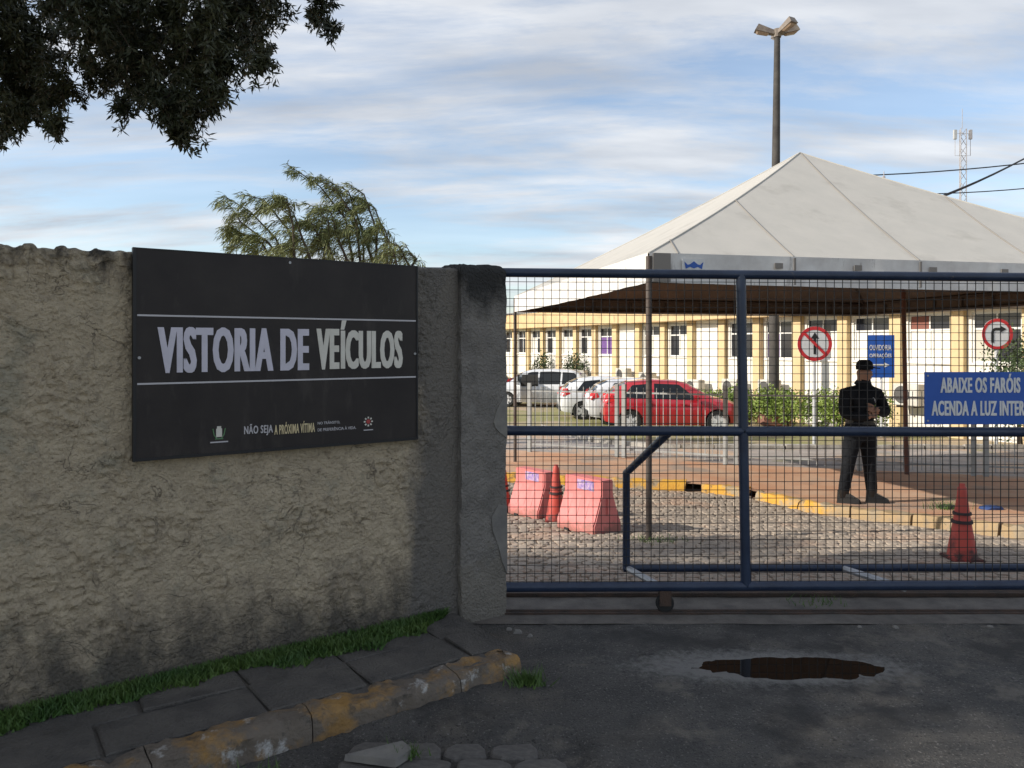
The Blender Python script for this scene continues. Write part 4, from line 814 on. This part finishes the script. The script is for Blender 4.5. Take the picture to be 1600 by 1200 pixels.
# street tree whose branches hang into the view from the upper left
tt = thing('street_tree', 'large dark leafed tree whose branches overhang the wall', 'tree', (-5.4, 4.3, 0)); base = Vector(tt.location)
vc = [(20, 40, 95), (40, 110, 62), (55, 165, 42), (20, 185, 30), (85, 150, 26), (150, 10, 75), (220, 40, 85), (300, 40, 85), (365, 25, 55), (230, 110, 55), (265, 150, 42), (285, 190, 24), (284, 210, 12), (318, 150, 28), (335, 140, 14), (395, 70, 28), (408, 95, 13), (180, 85, 45), (150, 110, 25), (503, 2, 15), (492, 26, 9), (512, 44, 5), (330, 90, 45), (85, 205, 10), (12, 205, 12), (190, 165, 10), (385, -20, 60), (470, -40, 26), (-40, 90, 90), (-60, 180, 60)]
Q = []; limbs = MB(); hub = Vector((.3, -.1, 4.0))
limbs.tube([(0, 0, -.1), (.1, 0, 1.5), (.2, -.05, 3.0), hub], [.26, .21, .18, .15], 10)
for i, (X_, Y_, r_) in enumerate(vc):
    d = 4.5+random.uniform(-.5, .6); c = px(X_, Y_-(16 if X_ < 130 else 6), d)-base; rr_ = r_/1200*d
    ns = int(6+r_*r_*.0175)
    for k in range(ns):
        dv = Vector(rng.normal(size=3)).normalized()*rr_*random.uniform(.15, 1.08)**.6; sc_ = c+Vector((dv.x, dv.y*1.3, dv.z)); tip = sc_+Vector((random.uniform(-.05, .07), random.uniform(-.05, .05), random.uniform(-.12, .03)))
        for f in (0, .35, .7, 1): Q.append(leaves(sc_.lerp(tip, f), .030, 13, .050, .0125, 0.0, (1, 1, 1), .7))
        if k % 3 == 0: limbs.tube([sc_, tip, tip+Vector((.005, 0, -.03))], [.003, .002, .001], 3)
    for k in range(3):   # twigs and hanging sprigs
        e = c+Vector((random.uniform(-.8, .9)*rr_, random.uniform(-.5, .5)*rr_, -rr_*random.uniform(.6, 1.15))); limbs.tube([c, c.lerp(e, .6)+Vector((.01, 0, .01)), e], [.005, .003, .0015], 4)
        Q.append(leaves(e, .035, 10, .055, .015, 0, (1, 1, 1.4), 1.0))
    up = Vector((c.x-.2, c.y, 3.75+.1*(i % 4)))
    if i % 3 == 0: limbs.tube([hub, hub.lerp(up, .5)+Vector((0, 0, .35)), up], [.06, .04, .012], 6)
Qh = []
for k in range(130):
    c = np.array((random.uniform(-13.0, -1.2), random.uniform(-3.2, 3.9), random.uniform(4.8, 7.9))); Qh.append(leaves(c-np.array(base), random.uniform(.6, 1.05), 1050, .14, .055, .1, (1, 1, .7), .4))
    if k % 3 == 0: limbs.tube([hub, hub.lerp(Vector(c)-base, .5)+Vector((0, 0, .3)), Vector(c)-base], [.09, .05, .015], 6)
Q.append(np.concatenate(Qh)); leaf_obj('crown', Q, leaf_dk, tt); limbs.build('trunk', bark, tt)

# ------------------------------------------------------------------ cars
def car(label, loc, heading, paint, P, group='cars parked in the lot', door_open=False):
    t = thing('parked_car', label, 'car', loc, heading, group); xs_ = P['x']; ip = lambda k, x: float(np.interp(x, xs_, P[k]))
    xx = sorted(set(list(np.linspace(xs_[0], xs_[-1], 46))+list(xs_))); prof = []
    for x in xx:
        zb_, bl, rf_, wb, wr = (ip(k, x) for k in ('bot', 'belt', 'roof', 'wb', 'wr')); bl = min(bl, rf_-.02)
        prof.append([(0, zb_), (wb*.90, zb_), (wb*.975, zb_+.12), (wb, zb_+(bl-zb_)*.55), (wb*.985, bl-.06), (wb*.95, bl), (wr, max(rf_-.07, bl+.005)), (wr*.86, rf_-.015), (wr*.5, rf_+.004), (0, rf_+.008)])
    vs = []; n_ = 18
    for x, p in zip(xx, prof): vs += [(x, y, z) for y, z in p]+[(x, -y, z) for y, z in p[-2:0:-1]]
    n_ = len(prof[0])*2-2; k_ = len(xx)
    fs = [(i*n_+j, i*n_+(j+1) % n_, (i+1)*n_+(j+1) % n_, (i+1)*n_+j) for i in range(k_-1) for j in range(n_)]+[tuple(range(n_)), tuple(range((k_-1)*n_, k_*n_))]
    me = MB().add(vs, fs).mesh('body', paint, 32); bo = ob('body', me, t)
    cut = MB()
    for wx in P['wheels']:
        cut.lathe([(.365, -1.0), (.365, -.58)], 26, axis='y', o=(wx, 0, .31)); cut.lathe([(.365, .58), (.365, 1.0)], 26, axis='y', o=(wx, 0, .31))
    co = ob('cutter', cut.mesh('cutter', trim_m), t); md = bo.modifiers.new('arch', 'BOOLEAN'); md.object = co; md.operation = 'DIFFERENCE'; md.solver = 'EXACT'
    dg = bpy.context.evaluated_depsgraph_get(); nm = bpy.data.meshes.new_from_object(bo.evaluated_get(dg)); bo.modifiers.clear(); bo.data = nm; nm.materials.clear(); nm.materials.append(paint); nm.polygons.foreach_set('material_index', [0]*len(nm.polygons)); bpy.data.objects.remove(co)
    def ysurf(x, z, s): bl, rf_, wb, wr = (ip(k, x) for k in ('belt', 'roof', 'wb', 'wr')); f = (z-bl)/max(.05, rf_-.07-bl); return s*(wb*.95+(wr-wb*.95)*min(max(f, 0), 1)+.006)
    for s in (-1, 1):
        for (a, b_, sa, sb) in P['win']:
            m = MB(); vs = []; nc = 9
            for i in range(nc):
                f = i/(nc-1); xb_ = a+(b_-a)*f; xt_ = a+sa+(b_+sb-a-sa)*f; zb_ = ip('belt', xb_)+.025; zt_ = ip('roof', xt_)-.105
                for x, z in ((xb_, zb_), ((xb_+xt_)/2, (zb_+zt_)/2), (xt_, max(zt_, zb_+.01))): vs.append((x, ysurf(x, z, s), z))
            fs = [(i*3+j, (i+1)*3+j, (i+1)*3+j+1, i*3+j+1) for i in range(nc-1) for j in range(2)]; m.add(vs, fs).build('side_window', cglass, t)
        for wx in P['wheels']:
            y0 = s*(P['tw']); wo = ob('wheel', None, t); wo.location = (wx, y0, .31)
            MB().lathe([(.19, -.09), (.30, -.09), (.315, -.06), (.315, .06), (.30, .09), (.19, .09)], 26, axis='y').build('tyre', tyre_m, wo, smooth=40)
            rm = MB().lathe([(.205, -.08), (.205, .08)], 22, axis='y')
            rm.build('rim_well', trim_m, wo); sp2 = MB()
            for q in range(6): sp2.box(-.042, .042, s*.082-.012, s*.082+.012, .03, .20, M=Matrix.Rotation(q*math.pi/3, 4, 'Y'))
            sp2.lathe([(.19, s*.078-.012), (.205, s*.078-.012), (.205, s*.078+.012), (.19, s*.078+.012)], 22, axis='y'); sp2.lathe([(.05, s*.09-.02), (.05, s*.09)], 12, axis='y'); sp2.build('rim', rim_m, wo)
        MB().bbox(P['mir']-.08, P['mir']+.08, min(s*.86, s*1.0), max(s*.86, s*1.0), ip('belt', P['mir'])+.02, ip('belt', P['mir'])+.16, .03).build('mirror', paint, t)
        for hx in P['handles']: yb = s*(ip('wb', hx)+.004); MB().bbox(hx-.09, hx+.09, min(yb, yb+s*.03), max(yb, yb+s*.03), ip('belt', hx)-.12, ip('belt', hx)-.085, .008).build('door_handle', paint, t)
        xr = xs_[0]; zt_ = P['tail']; wy = ip('wb', xr+.2); MB().add([(xr+.0, s*(wy*.62), zt_), (xr+.06, s*(wy-.02), zt_-.02), (xr+.32, s*(wy+.012), zt_+.06), (xr+.22, s*(wy-.02), zt_+.26), (xr+.10, s*wy*.72, zt_+.24), (xr+.2, s*wy*.5, zt_+.1)], [(0,1,3,4),(1,2,3),(0,4,5)]).build('taillight', tail_m, t)
        xf = xs_[-1]; wy = ip('wb', xf-.22); MB().add([(xf-.03, s*wy*.60, .62), (xf-.12, s*(wy-.04), .64), (xf-.40, s*(wy+.02), .76), (xf-.16, s*wy*.66, .76)], [(0, 1, 2, 3)]).build('headlight', head_m, t)
        for dxx in P['doors']: zz0, zz1 = .30, ip('belt', dxx)-.02; MB().add([(dxx-.006, s*(ip('wb', dxx)+.002), zz0+.15), (dxx+.006, s*(ip('wb', dxx)+.002), zz0+.15), (dxx+.006, s*(ip('wb', dxx)*.99+.003), zz1), (dxx-.006, s*(ip('wb', dxx)*.99+.003), zz1)], [(0, 1, 2, 3)]).build('door_gap', trim_m, t)
    for nm_, (a, b_) in (('windscreen', P['ws']), ('rear_window', P['rw'])):
        vs = []; 
        for x in np.linspace(a, b_, 5):
            rf_, wr = ip('roof', x), ip('wr', x)
            for f in (-.84, -.5, 0, .5, .84): z = rf_+(.008 if f == 0 else .004 if abs(f) == .5 else -.018); vs.append((x, wr*f, z+.008))
        ob(nm_, arr_mesh(nm_, vs, grid_faces(5, 5), cglass), t)
    MB().bbox(xs_[0]-.03, xs_[0]+.10, -.55, .55, .30, .48, .03).build('rear_bumper_trim', trim_m, t); MB().bbox(xs_[0]-.012, xs_[0]+.05, -.24, .24, .58, .70, .005).build('number_plate', pole_w, t)
    MB().bbox(xs_[-1]-.10, xs_[-1]+.02, -.5, .5, .30, .46, .03).build('front_grille', trim_m, t)
    if door_open:
        dm = Matrix.Translation((.95, .86, 0)) @ Matrix.Rotation(R(-62), 4, 'Z'); MB().box(-1.0, 0, -.03, .03, .35, .98, M=dm).build('open_door', paint, t); MB().add([tuple(dm @ Vector(p)) for p in ((-1.0, 0, .98), (-.1, 0, .98), (-.55, -.1, 1.5), (-.95, -.1, 1.5))], [(0, 1, 2, 3)]).build('door_window', cglass, t); MB().box(-.05, .90, .846, .856, .42, 1.42).build('doorway', trim_m, t)
    return t
hx = [-1.97, -1.93, -1.78, -1.62, -1.25, -.55, .15, .45, 1.08, 1.2, 1.62, 1.86, 1.97]
HATCH = dict(x=hx, roof=[.72, .93, 1.10, 1.26, 1.43, 1.49, 1.46, 1.38, 1.03, .99, .91, .80, .60], belt=[.70, .90, .96, .97, .96, .93, .91, .90, .89, .88, .84, .74, .56], wb=[.60, .70, .78, .81, .84, .85, .85, .85, .84, .84, .80, .70, .56], wr=[.52, .60, .62, .60, .58, .58, .585, .60, .70, .72, .68, .58, .46], bot=[.36, .30, .27, .25, .22, .2, .2, .2, .2, .21, .24, .27, .36],
    wheels=(-1.23, 1.24), tw=.745, win=[(-1.45, -.62, .30, .02), (-.55, .70, .02, -.52)], mir=.62, handles=(-.72, .28), doors=(-.60, .78, -1.25), tail=.84, ws=(1.05, .42), rw=(-1.80, -1.34))
mxs = [-2.1, -2.06, -1.95, -1.8, -1.5, -.6, .3, .7, 1.3, 1.42, 1.85, 2.08, 2.16]
MPV = dict(x=mxs, roof=[.75, 1.0, 1.3, 1.52, 1.62, 1.66, 1.63, 1.54, 1.12, 1.06, .97, .84, .62], belt=[.72, .96, 1.0, 1.01, 1.0, .98, .96, .95, .94, .93, .88, .78, .58], wb=[.62, .72, .80, .83, .86, .87, .87, .87, .86, .86, .82, .72, .58], wr=[.55, .62, .66, .64, .63, .62, .62, .63, .72, .74, .70, .6, .48], bot=[.38, .32, .28, .26, .23, .2, .2, .2, .2, .21, .25, .28, .38],
    wheels=(-1.35, 1.37), tw=.765, win=[(-1.80, -1.10, .12, .0), (-1.02, -.08, .0, .0), (0, .92, .0, -.5)], mir=.82, handles=(-.3, .6), doors=(-.05, .98, -1.05), tail=.95, ws=(1.27, .66), rw=(-2.02, -1.66))
red_p = carpaint('paint_red', (.42, .012, .022)); wht = carpaint('paint_white', (.70, .71, .72)); wht2 = carpaint('paint_silver_white', (.60, .61, .63)); mar = carpaint('paint_maroon', (.22, .015, .025)); blk = carpaint('paint_black', (.02, .022, .026))
car('red hatchback parked side on behind the picket fence', (4.62, 22.6, gz(22.6)-.06), R(-2), red_p, HATCH)
car('white hatchback parked directly behind the red hatchback', (4.35, 24.9, gz(24.9)-.06), R(3), wht2, HATCH)
car('white saloon standing behind the other white hatchback', (3.62, 27.3, gz(27.3)-.06), R(3), wht, HATCH)
car('silver white minivan with its front door open', (1.35, 34.2, gz(34.2)-.06), R(162), wht2, MPV, door_open=True)
car('dark red car parked behind the open door minivan', (1.05, 38.6, gz(38.6)-.06), R(175), mar, HATCH)
car('black car at the pillar beyond the minivan', (-1.9, 37.6, gz(37.6)-.06), R(178), blk, HATCH)

# ------------------------------------------------------------------ guard
def skinned(name, nodes, edges, mats, parent, sub=2):
    me = bpy.data.meshes.new(name); me.from_pydata([n[0] for n in nodes], edges, []); o = ob(name, me, parent)
    md = o.modifiers.new('s', 'SKIN'); 
    for v, n_ in zip(me.skin_vertices[0].data, nodes): v.radius = n_[1] if hasattr(n_[1], '__len__') else (n_[1], n_[1])
    me.skin_vertices[0].data[0].use_root = True; md.use_smooth_shade = True
    s2_ = o.modifiers.new('u', 'SUBSURF'); s2_.levels = sub; s2_.render_levels = sub
    dg = bpy.context.evaluated_depsgraph_get(); nm = bpy.data.meshes.new_from_object(o.evaluated_get(dg)); o.modifiers.clear(); o.data = nm; nm.materials.clear()
    for m in mats: nm.materials.append(m)
    return o
gd = thing('person', 'security guard in black uniform and cap standing with legs apart on the pavement', 'person', (4.36, 9.62, gz(9.62)+.105), 0)
# x right, y away; body turned to the right, chest towards +x and a little towards the camera
nodes = [((0, 0, .95), (.185, .145)), ((.005, 0, 1.10), (.18, .14)), ((.015, 0, 1.25), (.20, .145)), ((.02, 0, 1.39), (.19, .125)), ((.03, 0, 1.475), (.075, .075)), ((.045, 0, 1.545), (.075, .072)),
    ((.055, -.0, 1.62), (.115, .10)), ((.055, 0, 1.69), (.105, .095)),
    ((-.105, -.03, .86), (.115, .12)), ((-.155, -.02, .50), (.080, .085)), ((-.205, 0, .16), (.070, .072)), ((-.205, -.0, .09), (.058, .06)), ((-.20, -.01, .055), (.05, .05)),
    ((.105, .03, .86), (.115, .12)), ((.125, .02, .50), (.080, .085)), ((.155, .02, .16), (.070, .072)), ((.155, .02, .09), (.058, .06)), ((.16, .015, .055), (.05, .05)),
    ((-.19, -.01, 1.38), (.085, .085)), ((-.235, -.06, 1.12), (.075, .075)), ((-.06, -.19, 1.09), (.058, .058)), ((.05, -.21, 1.13), (.038, .042)),
    ((.215, .0, 1.37), (.085, .085)), ((.29, -.07, 1.13), (.075, .075)), ((.15, -.19, 1.17), (.058, .058)), ((.07, -.22, 1.20), (.038, .042))]
edges = [(0,1),(1,2),(2,3),(3,4),(4,5),(5,6),(6,7),(0,8),(8,9),(9,10),(10,11),(11,12),(0,13),(13,14),(14,15),(15,16),(16,17),(3,18),(18,19),(19,20),(20,21),(3,22),(22,23),(23,24),(24,25)]
b = skinned('body', nodes, edges, [unif, skin_m, boot_m], gd)
mi = []
for p in b.data.polygons:
    c = p.center; mi.append(2 if c.z < .16 else 1 if c.z > 1.545 or (c.y < -.17 and -.03 < c.x < .125 and 1.05 < c.z < 1.25 and (c.x > -.0)) else 0)
b.data.polygons.foreach_set('material_index', mi)
for hx0, hz0, sgn in ((.05, 1.13, 1), (.07, 1.20, -1)):
    for k in range(5):
        q = Vector((hx0, -.215, hz0+(k-2)*.016)); d_ = Vector((sgn*(.035 if k else .02), -.012, (.02 if k == 4 else 0))); MB().tube([q, q+d_, q+d_*1.7+Vector((0, .02, -.004)), q+d_*2.0+Vector((0, .045, -.006))], [.010, .0095, .009, .007], 6).build('finger', skin_m, gd, smooth=60)
hd = MB().lathe([(.002, 1.80), (.06, 1.797), (.093, 1.765), (.101, 1.72), (.100, 1.675)][::-1], 18, o=(.055, 0, 0)); hd.build('cap', unif, gd, smooth=60)
MB().add([(.12, -.075, 1.70), (.12, .075, 1.70), (.23, .05, 1.685), (.245, 0, 1.688), (.23, -.05, 1.685), (.12, -.075, 1.712), (.12, .075, 1.712), (.23, .05, 1.695), (.245, 0, 1.698), (.23, -.05, 1.695)], [(0,1,2,3,4),(5,9,8,7,6),(0,4,9,5),(4,3,8,9),(3,2,7,8),(2,1,6,7)]).build('cap_peak', unif, gd)
MB().add([(.135, -.013, 1.60), (.135, .013, 1.60), (.165, 0, 1.598), (.142, 0, 1.645)], [(0,1,2),(0,2,3),(1,3,2)]).build('nose', skin_m, gd); MB().bbox(.128, .139, -.025, .025, 1.562, 1.572, .003).build('mouth', pm('lip', (.14, .06, .05), None), gd)
for s in (-1, 1): MB().lathe([(.001, -.008), (.018, -.004), (.020, .004), (.001, .008)], 10, axis='y', o=(.045, s*.083, 1.64)).build('ear', skin_m, gd); MB().bbox(.131, .137, s*.032-.010, s*.032+.010, 1.645, 1.655, .002).build('eye', trim_m, gd)
MB().add([(.075, -.145, 1.27), (.125, -.14, 1.27), (.125, -.14, 1.32), (.10, -.143, 1.335), (.075, -.145, 1.32)], [(0,1,2,3,4)]).build('chest_badge', pole_w, gd)
for bx_, by_, ang in ((-.20, 0, -40), (.16, .015, -22)):
    bm = Matrix.Translation((bx_, by_, 0)) @ Matrix.Rotation(R(ang), 4, 'Z')
    bt_ = MB().add([tuple(bm @ Vector(p)) for p in ((-.075,-.045,.022),(-.075,.045,.022),(.10,.052,.022),(.19,.035,.022),(.19,-.035,.022),(.10,-.052,.022),(-.068,-.042,.17),(-.068,.042,.17),(.055,.042,.125),(.185,.028,.06),(.185,-.028,.06),(.055,-.042,.125)) ], [(0,1,2,3,4,5),(6,11,8,7),(11,10,9,8),(0,6,7,1),(1,7,8,2),(2,8,9,3),(3,9,10,4),(4,10,11,5),(5,11,6,0)]).build('boot', boot_m, gd, smooth=50)
    MB().add([tuple(bm @ Vector((x*1.04, y*1.06, z))) for z in (0, .021) for x, y in ((-.075,-.045),(-.075,.045),(.10,.052),(.19,.035),(.19,-.035),(.10,-.052))], [(0,1,2,3,4,5),(6,7,8,9,10,11)]+[(i_, (i_+1) % 6, 6+(i_+1) % 6, 6+i_) for i_ in range(6)]).build('sole', rubber, bt_)
MB().lathe([(.17, 1.0), (.172, 1.045)], 20, o=(0, 0, 0)).build('belt', boot_m, gd)
